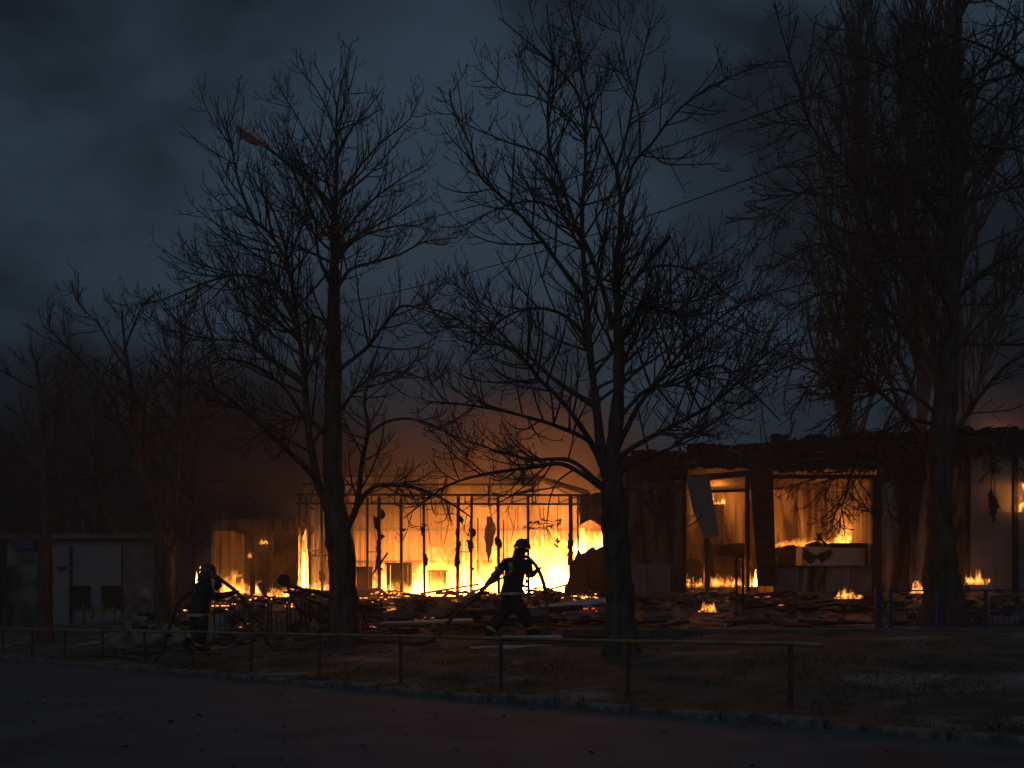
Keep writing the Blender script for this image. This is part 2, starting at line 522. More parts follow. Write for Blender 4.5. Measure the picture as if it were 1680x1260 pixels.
def grow(P, Rr, g, per_m, t0, ang, lmin, lmax, K, rise, sag, wig, rmax, rtip, lscale=0.5, maxn=9000, spread=1.0, upright=0.0):
    """Children along every path of P: they leave at an angle, sag a little and turn up towards their tips."""
    L = np.linalg.norm(np.diff(P, axis=1), axis=2).sum(1)
    cnt = np.maximum(1, (L * per_m * (1 - t0) + g.random(len(L))).astype(int))
    idx = np.repeat(np.arange(len(L)), cnt)
    if len(idx) > maxn:
        idx = g.choice(idx, maxn, replace=False)
    n = len(idx)
    t = t0 + (1 - t0) * g.random(n) ** 0.85 * 0.99
    pos, tan, rad = sample(P, Rr, idx, t)
    az = g.normal(0, 1, (n, 3))
    az[:, 2] *= spread
    az[:, 2] += upright
    perp = az - tan * (az * tan).sum(1, keepdims=True)
    perp /= np.linalg.norm(perp, axis=1, keepdims=True) + 1e-9
    a = np.radians(g.normal(ang, 12, n))[:, None]
    d = tan * np.cos(a) + perp * np.sin(a)
    ln = np.clip(L[idx] * lscale * (1.05 - 0.75 * t) * g.uniform(0.6, 1.25, n), lmin, lmax)
    step = ln / (K - 1)
    out = np.zeros((n, K, 3))
    out[:, 0] = pos
    bend = g.normal(0, wig, (n, 3))
    for k in range(1, K):
        f = k / (K - 1)
        d = d + bend * (1.0 / K) + g.normal(0, wig * 0.5, (n, 3)) / K
        d[:, 2] += (rise * f - sag * (1 - f)) * 2.0 / K
        d /= np.linalg.norm(d, axis=1, keepdims=True)
        out[:, k] = out[:, k - 1] + d * step[:, None]
    r0 = np.minimum(rad * 0.62, rmax)
    r0 = np.minimum(r0, 0.012 * ln + 0.004)
    r0 = np.maximum(r0, rtip)
    f = np.linspace(0, 1, K)[None, :]
    rr = r0[:, None] * (1 - f) ** 0.8 + rtip * f
    return out, rr

def resample(paths, K):
    P = np.stack([catmull(p, K) for p, _ in paths])
    Rr = np.stack([np.interp(np.linspace(0, 1, K), np.linspace(0, 1, len(r)), r) for _, r in paths])
    return P, Rr

def make_tree(name, label, trunk, limbs, seed, group=None, cat="tree", dens=(3.0, 4.5, 6.0), rise=0.95, sag=0.3, twig=0.0055,
              ang=48, buds=True, lscale=(0.42, 0.5), lmax=(2.6, 1.1, 0.42), maxn=(900, 4200, 9000), flare=1.35, upright=0.3, wig=0.3):
    """trunk, limbs: (points, radii) in metres. One trunk mesh, one mesh per main limb, one crown of branches and twigs."""
    g = np.random.default_rng(seed)
    base = Vector(trunk[0][0])
    root = tag(empty(name, base), label, cat, group)
    def solid(pname, path, sides):
        p, r = path
        n = max(6, len(p) * 5)
        P = catmull(p, n)
        rr = np.interp(np.linspace(0, 1, n), np.linspace(0, 1, len(r)), r)
        if pname == "trunk":
            f = np.linspace(0, 1, n)
            rr = rr * (1 + (flare - 1) * np.exp(-f * 16))
        jit = g.normal(0, 1, P.shape) * rr[:, None] * 0.045
        jit[0] = 0
        P = P + jit
        vv, qq = [], []
        tubes(P[None], rr[None], sides, vv, qq, 0)
        V = vv[0].reshape(n, sides, 3)
        # knots and furrows
        c = P[:, None, :]
        k = 1 + 0.07 * g.normal(0, 1, (n, sides, 1))
        V = c + (V - c) * k
        return link(pname, np_mesh(pname, V.reshape(-1, 3), qq[0], smooth=True), M["bark"], root)
    solid("trunk", trunk, 14)
    for lb in limbs:
        solid("limb", lb, 8)
    allp = list(limbs) + [([p for p in trunk[0]][max(1, len(trunk[0]) // 3):], list(trunk[1])[max(1, len(trunk[1]) // 3):])]
    P1, R1 = resample(allp, 14)
    vv, qq, off = [], [], 0
    P2, R2 = grow(P1, R1, g, dens[0], 0.18, ang, 0.35, lmax[0], 9, rise, sag, wig, 0.035, twig * 1.3, lscale[0], maxn[0], upright=upright)
    off = tubes(P2, R2, 5, vv, qq, off)
    P3, R3 = grow(P2, R2, g, dens[1], 0.15, ang - 4, 0.16, lmax[1], 7, rise, sag, wig, 0.014, twig, lscale[1], maxn[1], upright=upright)
    off = tubes(P3, R3, 4, vv, qq, off)
    P4, R4 = grow(P3, R3, g, dens[2], 0.2, ang - 6, 0.08, lmax[2], 4, rise * 1.1, sag * 0.5, wig, 0.007, twig * 0.85, 0.5, maxn[2], upright=upright)
    off = tubes(P4, R4, 3, vv, qq, off)
    if buds:
        for P, Rr in ((P3, R3), (P4, R4)):
            tip = P[:, -1]
            d = P[:, -1] - P[:, -2]
            d /= np.linalg.norm(d, axis=1, keepdims=True) + 1e-9
            ln = g.uniform(0.02, 0.05, len(tip))[:, None]
            B = np.stack([tip - d * 0.005, tip + d * ln * 0.4, tip + d * ln], 1)
            br = np.stack([Rr[:, -1], Rr[:, -1] * g.uniform(1.6, 2.6, len(tip)), Rr[:, -1] * 0.3], 1)
            off = tubes(B, br, 3, vv, qq, off)
    link("crown", np_mesh("crown", np.concatenate(vv), np.concatenate(qq), smooth=True), M["twig"], root)
    return root, (P1, R1), (P2, R2)

def pix_path(pts, d0, d1, r0, r1):
    """Pixel polyline leaning from depth d0 to depth d1; radii in pixels at the near depth."""
    n = len(pts)
    P = [tuple(at(x, y, d0 + (d1 - d0) * (i / (n - 1)) ** 1.2)) for i, (x, y) in enumerate(pts)]
    r0 *= 0.72
    rr = [(r0 + (r1 - r0) * (i / (n - 1)) ** 0.8) * d0 / F_PX for i in range(n)]
    return (P, rr)

# --- the chestnut in front of the steel pavilion
D = 19.0
b = at(566, 1058, D); b.z = gzf(b.x, D) - 0.08
tr = pix_path([(566, 1060), (564, 960), (556, 880), (547, 800), (546, 700), (547, 600), (548, 500), (548, 410), (550, 330), (553, 250), (552, 190), (561, 128)], D, D + 0.2, 21, 1.2)
tr[0][0] = tuple(b)
tr = (tr[0], [r * D / F_PX for r in (22, 21, 21.5, 17, 15, 13.5, 12, 8.5, 5.5, 3.6, 2.2, 1.0)])
lb = [
    pix_path([(550, 862), (524, 800), (508, 720), (501, 640), (491, 545), (481, 480), (468, 425), (440, 380), (415, 358), (392, 300), (381, 245), (368, 190)], D, D - 1.4, 11, 1.0),
    pix_path([(520, 795), (512, 778), (458, 726), (411, 682), (359, 642), (312, 627), (270, 640)], D, D - 2.0, 8, 1.0),
    pix_path([(499, 640), (494, 623), (450, 592), (403, 563), (339, 555), (262, 540)], D - .4, D + 2.2, 6.0, 1.0),
    pix_path([(483, 500), (474, 488), (435, 461), (391, 451), (339, 463), (262, 493), (220, 500)], D - .8, D + 1.2, 5, 0.9),
    pix_path([(391, 451), (350, 440), (315, 428), (292, 412)], D + .2, D + .5, 2.5, 0.7),
    pix_path([(474, 440), (466, 400), (450, 350), (432, 320), (415, 295)], D - .8, D - 2.2, 4, 0.8),
    pix_path([(506, 700), (470, 640), (420, 600), (370, 590), (330, 605)], D - .2, D - 2.4, 5, 0.9),
    pix_path([(560, 880), (575, 856), (586, 826), (594, 758), (604, 706), (598, 655), (612, 590)], D, D - 1.2, 9, 1.5),
    pix_path([(585, 835), (596, 815), (618, 797), (657, 796), (697, 805), (736, 824), (775, 850)], D - .3, D - 1.6, 6.5, 1.0),
    pix_path([(600, 715), (640, 690), (690, 690), (740, 715), (780, 745)], D - .5, D - 2.0, 4, 0.8),
    pix_path([(548, 620), (561, 603), (601, 571), (637, 524), (660, 502), (697, 508), (740, 528)], D, D - 2.2, 6, 0.9),
    pix_path([(549, 480), (561, 461), (577, 441), (617, 429), (657, 417), (697, 397), (752, 390)], D, D + 1.5, 5, 0.8),
    pix_path([(549, 440), (558, 421), (589, 390), (657, 370), (705, 376)], D, D - 1.7, 4, 0.8),
    pix_path([(549, 405), (565, 382), (605, 334), (657, 294), (702, 268)], D, D + 1.0, 4, 0.7),
    pix_path([(549, 350), (561, 318), (593, 270), (625, 235), (672, 195), (686, 160)], D, D - 1.0, 3.5, 0.7),
    pix_path([(549, 345), (538, 302), (534, 270), (514, 239), (482, 183), (454, 140)], D, D + 1.0, 3.6, 0.7),
    pix_path([(552, 225), (534, 175), (514, 140), (478, 100)], D, D - .6, 2.2, 0.6),
    pix_path([(548, 480), (538, 457), (522, 417), (518, 366), (498, 318), (474, 270), (437, 240)], D, D - 1.5, 5, 0.8),
    pix_path([(548, 400), (506, 340), (466, 255), (424, 232)], D, D + 1.6, 3.6, 0.7),
    pix_path([(547, 700), (575, 650), (610, 620), (660, 610), (710, 625), (745, 600)], D, D + 2.4, 5, 0.8),
    pix_path([(546, 730), (510, 690), (470, 690), (420, 715), (385, 745)], D, D + 2.5, 5, 0.8),
    pix_path([(548, 560), (520, 520), (470, 545), (420, 520), (370, 505)], D, D + 2.6, 4.5, 0.8),
]
make_tree("chestnut_tree", "tall bare tree with forked trunk in front of the burning steel-framed pavilion", tr, lb, 21,
          group="bare trees on the lawn", dens=(7.6, 6.2, 5.8), lmax=(2.2, 1.4, 0.5), maxn=(1800, 12000, 18000), twig=0.0041)

# --- the big twin-stemmed chestnut to the right of the running firefighter
D = 14.5
b = at(1021, 1078, D); b.z = gzf(b.x, D) - 0.08
tr = pix_path([(1021, 1080), (1018, 1000), (1013, 900), (1006, 820), (1004, 760), (1012, 690), (1015, 600), (1013, 500), (1010, 440), (1018, 380), (1019, 340), (1013, 285), (1010, 270)], D, D, 24, 6)
tr[0][0] = tuple(b)
tr = (tr[0], [r * D / F_PX for r in (25, 22.5, 21.5, 22, 20, 13, 10.5, 9, 7.5, 6, 5, 3.8, 3.4)])
lb = [
    pix_path([(998, 800), (986, 735), (979, 670), (970, 600), (965, 540), (961, 480), (957, 415), (955, 350), (960, 280), (962, 200), (967, 168)], D, D + .5, 12, 2.2),
    pix_path([(1011, 280), (1030, 212), (1040, 160), (1052, 100), (1072, 18)], D, D - .6, 4, 0.8),
    pix_path([(1010, 275), (979, 206), (966, 167), (957, 129), (941, 43), (930, -30)], D, D + .5, 4, 1.0),
    pix_path([(1018, 350), (1038, 272), (1068, 237), (1100, 195), (1125, 170), (1170, 140), (1232, 112)], D, D - 1.5, 4.5, 0.8),
    pix_path([(1050, 255), (1047, 180), (1025, 100), (1015, 20), (1018, -40)], D - .4, D + .6, 3, 0.8),
    pix_path([(1060, 245), (1090, 268), (1130, 270), (1180, 268)], D - .5, D - 1.5, 2.5, 0.7),
    pix_path([(1005, 540), (996, 497), (966, 411), (944, 369), (914, 279), (901, 240), (899, 171), (906, 107), (897, 9)], D, D - 1.4, 6.5, 1.0),
    pix_path([(960, 490), (923, 441), (889, 394), (841, 339), (786, 287), (773, 240), (743, 180), (738, 146)], D + .3, D - 1.2, 6, 0.9),
    pix_path([(912, 285), (889, 253), (841, 236), (786, 214), (752, 196)], D - 1, D - 2.2, 3, 0.7),
    pix_path([(964, 185), (940, 141), (906, 103), (871, 73), (818, 28)], D + .5, D - .6, 3.2, 0.8),
    pix_path([(962, 230), (930, 190), (880, 160), (830, 150), (780, 110)], D + .4, D + 2.0, 3, 0.8),
    pix_path([(990, 770), (966, 720), (927, 664), (884, 621), (850, 579), (799, 557), (743, 519), (698, 504)], D, D - 1.8, 8, 1.0),
    pix_path([(978, 668), (914, 626), (871, 587), (841, 566), (807, 531), (768, 492), (740, 470)], D + .2, D + 2.0, 6.5, 1.0),
    pix_path([(982, 735), (961, 720), (914, 699), (871, 686), (820, 673), (764, 664), (698, 658)], D, D - 2.6, 6, 0.9),
    pix_path([(992, 800), (936, 756), (871, 754), (820, 741), (786, 729), (724, 706)], D, D + 2.2, 6, 0.9),
    pix_path([(994, 805), (927, 763), (871, 767), (786, 780), (734, 797), (698, 822), (662, 850)], D, D - 1.2, 6.5, 0.9),
    pix_path([(1010, 765), (1021, 746), (1056, 724), (1120, 690), (1167, 664), (1206, 630), (1240, 596), (1310, 540)], D, D - 1.8, 7.5, 1.0),
    pix_path([(1014, 735), (1026, 707), (1051, 660), (1077, 630), (1120, 574), (1150, 549), (1197, 510), (1240, 489), (1332, 462)], D, D + 2.2, 7, 1.0),
    pix_path([(1016, 620), (1026, 587), (1043, 553), (1064, 510), (1100, 497), (1155, 490), (1220, 460)], D, D - 2.2, 5.5, 0.9),
    pix_path([(1014, 560), (1030, 536), (1056, 501), (1086, 484), (1130, 440), (1190, 430)], D, D + 1.8, 5, 0.9),
    pix_path([(1013, 510), (1026, 480), (1064, 429), (1099, 388)], D, D - .8, 6, 3.2),
    pix_path([(1016, 560), (1039, 527), (1056, 493), (1094, 506), (1171, 527), (1250, 560)], D, D - 2.8, 4.6, 0.9),
    pix_path([(1040, 455), (1073, 437), (1129, 441), (1184, 476), (1240, 520)], D - .3, D - 1.6, 4, 0.8),
    pix_path([(1006, 790), (1040, 760), (1100, 735), (1150, 690), (1185, 640), (1240, 590)], D, D + 2.6, 6.5, 0.9),
    pix_path([(1014, 812), (1034, 800), (1062, 826), (1092, 862), (1124, 872)], D, D - 1.4, 4, 0.8),
    pix_path([(1013, 690), (1060, 640), (1110, 630), (1180, 600), (1240, 650), (1280, 690)], D, D - 3.0, 5, 0.9),
    pix_path([(966, 560), (930, 520), (880, 505), (830, 520), (790, 560), (760, 600)], D + .2, D - 2.6, 4.6, 0.8),
    pix_path([(960, 400), (920, 350), (870, 330), (810, 345), (760, 370), (716, 372)], D + .3, D + 2.0, 4, 0.8),
]
make_tree("chestnut_tree", "largest bare tree, its two stems rising side by side out of the picture's top", tr, lb, 5,
          group="bare trees on the lawn", dens=(7.6, 6.4, 6.0), lmax=(1.9, 1.1, 0.42), maxn=(1900, 11500, 18000), twig=0.0033)

# --- generated trees
def auto_limbs(base, h, nl, r0, seed, spread=0.5, start=0.28, lean=0.0, droop=0.0, updir=0.75):
    g = np.random.default_rng(seed)
    n = 9
    P = np.zeros((n, 3)); P[0] = base
    for k in range(1, n):
        P[k] = P[k - 1] + np.array([g.normal(lean, 0.07), g.normal(0, 0.07), 1.0]) * h / (n - 1)
    rr = [r0 * (1 - 0.95 * (k / (n - 1)) ** 0.9) + 0.008 for k in range(n)]
    tr = ([tuple(p) for p in P], rr)
    limbs = []
    for i in range(nl):
        t = start + (0.95 - start) * (i + g.random() * 0.6) / nl
        f = t * (n - 1); k = min(int(f), n - 2)
        p = P[k] + (P[k + 1] - P[k]) * (f - k)
        a = i * 2.4 + g.normal(0, 0.4)
        L = h * spread * (1.15 - t) * g.uniform(0.8, 1.2)
        d = np.array([math.cos(a), math.sin(a), updir * g.uniform(0.6, 1.3)]); d /= np.linalg.norm(d)
        pts = [tuple(p)]
        q = p.copy()
        for j in range(6):
            d = d + np.array([g.normal(0, 0.12), g.normal(0, 0.12), 0.10 - droop * (j / 5)])
            d /= np.linalg.norm(d)
            q = q + d * L / 6
            pts.append(tuple(q))
        ra = np.interp(t, np.linspace(0, 1, n), rr) * 0.6
        limbs.append((pts, [ra * (1 - 0.9 * j / 6) + 0.006 for j in range(7)]))
    return tr, limbs

def gpos(px, d, sink=0.06):
    x = (px - 840) * d / F_PX
    return (x, d, gzf(x, d) - sink)

D = 24.0
b = gpos(270, D)
tr = pix_path([(270, 1045), (268, 960), (266, 905), (250, 830), (232, 770), (222, 700), (212, 620), (204, 560), (200, 510)], D, D, 14, 1)
tr[0][0] = b
tr = (tr[0], [r * D / F_PX for r in (15, 14, 15, 9, 7.5, 6, 4.5, 3, 1.2)])
lb = [pix_path([(268, 910), (282, 850), (290, 780), (292, 700), (296, 620), (298, 560), (290, 500)], D, D + 1, 9, 1.2),
      pix_path([(272, 915), (300, 860), (318, 820), (335, 790), (372, 790)], D, D - 1.5, 5, 0.9),
      pix_path([(234, 780), (200, 700), (182, 650), (140, 600), (90, 550), (70, 535)], D, D - 1.5, 4.5, 0.8),
      pix_path([(205, 600), (190, 580), (160, 530), (130, 500), (115, 460)], D, D + 1.2, 3, 0.7),
      pix_path([(202, 580), (215, 545), (235, 500), (255, 480)], D, D - 1.0, 3, 0.7),
      pix_path([(232, 775), (200, 770), (160, 778), (120, 790), (90, 785)], D, D - 2, 4, 0.8),
      pix_path([(290, 720), (330, 690), (380, 690), (420, 720)], D, D + 1.5, 3.5, 0.8),
      pix_path([(294, 650), (320, 600), (360, 570), (400, 565)], D, D - 1.2, 3, 0.8),
      pix_path([(238, 800), (236, 740), (236, 680), (242, 630), (250, 590)], D, D + .8, 4, 0.8)]
make_tree("chestnut_tree", "bare tree with low fork just behind the firefighter shouldering a hose", tr, lb, 33,
          group="bare trees on the lawn", dens=(6.0, 5.0, 4.5), twig=0.0058, lmax=(2.2, 1.2, 0.5))

D = 27.0
b = gpos(73, D)
tr = pix_path([(73, 1045), (74, 950), (75, 860), (72, 780), (70, 700), (66, 650), (60, 600), (48, 570)], D, D, 10, 1)
tr[0][0] = b
tr = (tr[0], [r * D / F_PX for r in (12, 11.5, 11, 8, 6.5, 5, 3, 1.2)])
lb = [pix_path([(74, 880), (50, 850), (20, 800), (-20, 770), (-60, 740)], D, D - 1.5, 4.5, 0.9),
      pix_path([(72, 800), (40, 745), (10, 715), (-40, 690)], D, D + 1.2, 3.6, 0.8),
      pix_path([(75, 880), (95, 850), (120, 830), (165, 840), (205, 870)], D, D - 1.8, 4.5, 0.8),
      pix_path([(74, 760), (95, 700), (110, 650), (125, 600), (135, 570)], D, D + 1.0, 4, 0.8),
      pix_path([(73, 820), (110, 780), (150, 770), (185, 790)], D, D + 1.8, 4, 0.8),
      pix_path([(64, 640), (40, 630), (10, 612), (-30, 600)], D, D - 1.0, 2.6, 0.7),
      pix_path([(74, 870), (40, 880), (0, 860), (-40, 850)], D, D - 2.2, 4.0, 0.7)]
make_tree("chestnut_tree", "bare tree nearest the picture's left edge, reddish trunk before the pale kiosk", tr, lb, 34,
          group="bare trees on the lawn", dens=(6.0, 4.5, 4.0), twig=0.006, lmax=(2.2, 1.2, 0.5))

# --- thick tree standing close to the shop wall on the right
D = 20.6
bx = (1546 - 840) * D / F_PX
b = (bx, D, 0.62)
tr = pix_path([(1547, 1010), (1546, 960), (1543, 900), (1541, 830), (1543, 760), (1548, 680), (1556, 600), (1560, 500), (1566, 400), (1570, 300), (1568, 200), (1572, 100), (1575, 20), (1570, -60)], D, D, 22, 2)
tr[0][0] = b
tr = (tr[0], [r * D / F_PX for r in (30, 25, 22, 20, 19, 17, 15, 13, 11, 9, 7, 5, 3.5, 1.5)])
lb = [pix_path([(1543, 780), (1500, 700), (1440, 640), (1390, 600), (1330, 590), (1270, 610)], D, D - 3.0, 8, 1),
      pix_path([(1545, 740), (1600, 660), (1650, 600), (1710, 570)], D, D - 2.0, 8, 1),
      pix_path([(1553, 640), (1500, 560), (1440, 500), (1370, 480), (1310, 500), (1250, 560)], D, D + 2.5, 7, 1),
      pix_path([(1558, 560), (1500, 470), (1430, 380), (1405, 300), (1330, 205), (1310, 140), (1280, 45)], D, D - 2.0, 7, 0.9),
      pix_path([(1405, 305), (1340, 308), (1310, 320), (1260, 355), (1200, 360)], D - 1.2, D - 2.6, 3.4, 0.8),
      pix_path([(1330, 205), (1290, 203), (1250, 190), (1240, 160)], D - 1.6, D - 1.0, 2.4, 0.7),
      pix_path([(1560, 500), (1620, 440), (1680, 420), (1740, 430)], D, D - 1.6, 7, 1),
      pix_path([(1566, 400), (1500, 300), (1450, 210), (1440, 100), (1420, 20)], D, D + 1.6, 6, 0.9),
      pix_path([(1568, 330), (1620, 260), (1660, 180), (1700, 120)], D, D + 1.5, 5, 0.9),
      pix_path([(1548, 700), (1490, 690), (1440, 720), (1400, 770), (1385, 820), (1360, 850)], D, D - 3.4, 5.5, 0.9),
      pix_path([(1550, 690), (1480, 640), (1400, 660), (1340, 720), (1300, 770)], D, D - 1.8, 5.5, 0.9),
      pix_path([(1545, 760), (1590, 720), (1630, 730), (1670, 770)], D, D - 2.4, 5, 0.8),
      pix_path([(1560, 470), (1490, 420), (1420, 430), (1350, 400), (1290, 420)], D, D - 3.0, 5.5, 0.9),
      pix_path([(1570, 280), (1530, 180), (1480, 120), (1400, 90)], D, D - 2.0, 4.5, 0.9),
      pix_path([(1572, 220), (1610, 140), (1640, 60), (1660, 0)], D, D - 1.5, 4, 0.9)]
make_tree("old_tree", "thick dark trunk close to the shop wall at right, crown of tangled branches", tr, lb, 55,
          group="bare trees on the lawn", dens=(7.0, 7.0, 6.0), lmax=(2.8, 1.6, 0.7), maxn=(2200, 10500, 15000), twig=0.006, rise=0.5, sag=0.6, buds=False)

# --- tree beyond the right edge, two boughs reaching in
D = 13.0
b = gpos(1790, D)
tr = pix_path([(1790, 1080), (1790, 900), (1785, 700), (1780, 500), (1775, 300), (1770, 100), (1768, -60)], D, D, 20, 4)
tr[0][0] = b
lb = [pix_path([(1778, 420), (1720, 300), (1680, 250), (1610, 240), (1540, 235), (1490, 225)], D, D - 1.0, 6, 0.8),
      pix_path([(1776, 300), (1720, 180), (1670, 108), (1600, 70), (1540, 55), (1480, 35)], D, D - .8, 7, 0.8),
      pix_path([(1772, 180), (1720, 90), (1680, 40), (1640, 10), (1590, -10)], D, D + .8, 5, 0.8),
      pix_path([(1782, 560), (1730, 440), (1680, 330), (1630, 280), (1570, 265), (1500, 270)], D, D + 1.0, 6, 0.8),
      pix_path([(1780, 480), (1730, 400), (1690, 330), (1660, 200), (1690, 120)], D, D - 1.4, 5, 0.8)]
make_tree("chestnut_tree", "boughs of a bare tree reaching in over the right edge of the picture", tr, lb, 71,
          group="bare trees on the lawn", dens=(2.6, 3.0, 3.0), twig=0.0042, lmax=(1.3, 0.6, 0.3))

# --- poplars behind the shop: upright branches
for i, (px, d, h, sd) in enumerate(((1395, 36.0, 27.0, 81), (1480, 38.0, 30.0, 82), (1590, 36.0, 28.0, 83))):
    b = gpos(px, d)
    tr, lb = auto_limbs(b, h, 46, 0.26, sd, spread=0.26, start=0.2, updir=3.2)
    make_tree("poplar_tree", ("narrow poplar behind the shop roof, leftmost of the three", "tallest poplar in the middle behind the shop roof",
              "narrow poplar behind the shop roof, rightmost of the three")[i], tr, lb, sd + 10, group="poplars behind the shop",
              dens=(3.0, 3.2, 2.6), rise=1.6, sag=-0.6, ang=26, lmax=(3.0, 1.8, 0.9), maxn=(2200, 7500, 9000), twig=0.011, buds=False, upright=1.2, wig=0.35)

# --- bushy trees behind the left wing
for i, (px, d, h, sd, lab) in enumerate(((160, 40.0, 10.5, 91, "dense dim tree behind the pale kiosk"),
                                         (330, 38.0, 10.5, 92, "dense brownish tree behind the low left wing of the fire"),
                                         (430, 44.0, 9.5, 93, "rounded dim tree between the left wing and the apartment block"))):
    b = gpos(px, d)
    tr, lb = auto_limbs(b, h, 18, 0.2, sd, spread=0.5, start=0.2, droop=0.22, updir=0.9)
    make_tree("birch_tree", lab, tr, lb, sd + 10, group="dim trees behind the fire", dens=(3.4, 3.6, 3.6), rise=0.1, sag=0.9,
              lmax=(2.4, 1.5, 0.8), maxn=(1000, 4500, 9000), twig=0.011, buds=False)
# ------------------------------------------------------------------ burning buildings
def corrugated(x0, x1, z0, z1, y, pitch=0.17, depth=0.035, wave=0.0, seed=0):
    """A standing trapezoid-ribbed sheet with thickness, facing -Y."""
    g = random.Random(seed)
    prof, x = [], x0
    while x < x1 - 1e-6:
        for fx, fy in ((0, 0), (0.35, 0), (0.5, 1), (0.85, 1)):
            xx = x + fx * pitch
            if xx < x1:
                prof.append((xx, fy * depth))
        x += pitch
    prof.append((x1, 0))
    mb = MB()
    vs, n = [], len(prof)
    zs = [z0 + (z1 - z0) * k / 4 for k in range(5)]
    for th in (0.0, 0.004):
        for k, z in enumerate(zs):
            for px, py in prof:
                w = wave * math.sin(px * 2.1 + k * 1.3 + seed)
                vs.append((px, y + py + th + w, z))
    fs = []
    for layer in (0, 1):
        o0 = layer * 5 * n
        for k in range(4):
            for i in range(n - 1):
                a = o0 + k * n + i
                q = (a, a + 1, a + n + 1, a + n)
                fs.append(q if layer == 0 else q[::-1])
    m = 5 * n
    for i in range(n - 1):
        fs.append((i, m + i, m + i + 1, i + 1))
        t = 4 * n
        fs.append((t + i, t + i + 1, m + t + i + 1, m + t + i))
    for k in range(4):
        a = k * n
        fs.append((a, a + n, m + a + n, m + a))
        a = k * n + n - 1
        fs.append((a, m + a, m + a + n, a + n))
    return mb.add(vs, fs)

def ragged(outline, th, y, tilt=None, seed=0, jag=0.03, step=0.12):
    """A torn sheet: outline (x, z) corners with jagged edges, thickness th, standing at depth y."""
    g = random.Random(seed)
    pts = []
    n = len(outline)
    for i in range(n):
        a, b = outline[i], outline[(i + 1) % n]
        L = math.hypot(b[0] - a[0], b[1] - a[1])
        m = max(1, int(L / step))
        for k in range(m):
            t = k / m
            j = jag if k else jag * 0.3
            pts.append((a[0] + (b[0] - a[0]) * t + g.uniform(-j, j), a[1] + (b[1] - a[1]) * t + g.uniform(-j, j)))
    c = (sum(p[0] for p in pts) / len(pts), sum(p[1] for p in pts) / len(pts))
    yf = tilt or (lambda x, z: 0.0)
    vs = [(x, y + yf(x, z), z) for x, z in pts] + [(x, y + th + yf(x, z), z) for x, z in pts]
    vs += [(c[0], y + yf(*c), c[1]), (c[0], y + th + yf(*c), c[1])]
    m = len(pts)
    fs = []
    for i in range(m):
        j = (i + 1) % m
        fs += [(i, j, 2 * m), (m + j, m + i, 2 * m + 1), (j, i, m + i, m + j)]
    return MB().add(vs, fs)

# ---- A: steel-framed pavilion
YA, SA = 25.5, 25.5 / F_PX
def xa(px, y=YA): return (px - 840) * y / F_PX
def za(py, y=YA): return CAM_Z + (HORIZON - py) * y / F_PX
FA = 1.42
pav = tag(empty("steel_pavilion", (-1.5, YA, 0.6)), "burning steel-framed pavilion with bare posts and corrugated rear wall", "building")
MB().span(-5.75, 2.55, 25.25, 30.2, 0.2, FA).build("floor_slab", M["concrete"], pav, bevel=0.03)
for i in range(10):                                         # rear wall of ribbed sheets
    x0 = -6.0 + i * 0.98
    corrugated(x0, x0 + 0.965, FA, 4.25 + rnd.uniform(-0.03, 0.03), 29.7 + (i % 2) * 0.012, seed=i, wave=0.012).build("wall_sheet", M["sheet"], pav)
for i in range(3):                                          # return wall near the left corner
    x0 = -5.35 + i * 0.36
    corrugated(x0, x0 + 0.355, FA, 4.0, 26.9 + (i % 2) * 0.008, pitch=0.12, seed=20 + i).build("wall_sheet", M["sheet"], pav)
for z in (2.55, 3.5):
    MB().bar((-5.9, 29.62, z), (3.7, 29.62, z), 0.06).build("wall_rail", M["steel"], pav)
MB().bar((-5.4, 26.86, 2.55), (-4.3, 26.86, 2.55), 0.04).build("wall_rail", M["steel"], pav)
posts = [(492, .06), (503, .05), (528, .06), (603, .06), (622, .085), (658, .075), (695, .065), (752, .085), (774, .065), (784, .03), (817, .075), (826, .03), (866, .07), (936, .10), (948, .05)]
for i, (px, w) in enumerate(posts):
    x = xa(px)
    top = 3.98 if w > 0.04 else rnd.uniform(3.2, 3.7)
    lean = rnd.uniform(-0.03, 0.03)
    p = MB().bar((x + lean, YA, FA - 0.25), (x, YA, top), w, w).build("post", M["steel"], pav, bevel=0.006)
    if w > 0.08:                                            # curled remains of burnt cladding along the post
        zz = rnd.uniform(1.7, 2.2)
        L = rnd.uniform(0.7, 1.5)
        ragged([(x - w * .9, zz), (x + w * 0.6, zz + 0.1), (x + w * 0.4, zz + L), (x - w * 0.4, zz + L * 0.9)], 0.012, YA - 0.07, seed=i, jag=0.035, step=0.06).build("burnt_strip", M["char"], p)
for z, w in ((4.03, 0.055), (3.80, 0.05)):
    MB().bar((-5.55, YA, z), (2.0, YA, z - 0.02), w).build("chord", M["steel"], pav)
for i in range(13):
    x = -5.4 + i * 0.6
    MB().bar((x, YA, 3.81), (x, YA, 4.02), 0.03).build("strut", M["steel"], pav)
    if i % 2: MB().bar((x, YA, 3.82), (x + 0.58, YA, 4.01), 0.024).build("strut", M["steel"], pav)
for i, x in enumerate((-5.4, -4.2, -3.0, -1.8, -0.6, 0.55)):
    MB().bar((x, YA, 4.04), (x, 27.6, 4.78), 0.06).build("rafter", M["steel"], pav)
    MB().bar((x, 27.6, 4.78), (x, 29.7, 4.2), 0.06).build("rafter", M["steel"], pav)
    MB().bar((x, YA, 3.82), (x, 29.6, 3.82), 0.05).build("tie_beam", M["steel"], pav)
    MB().bar((x, 27.6, 3.84), (x, 27.6, 4.76), 0.04).build("king_post", M["steel"], pav)
    MB().bar((x, 26.5, 3.84), (x, 27.5, 4.70), 0.035).build("strut", M["steel"], pav)
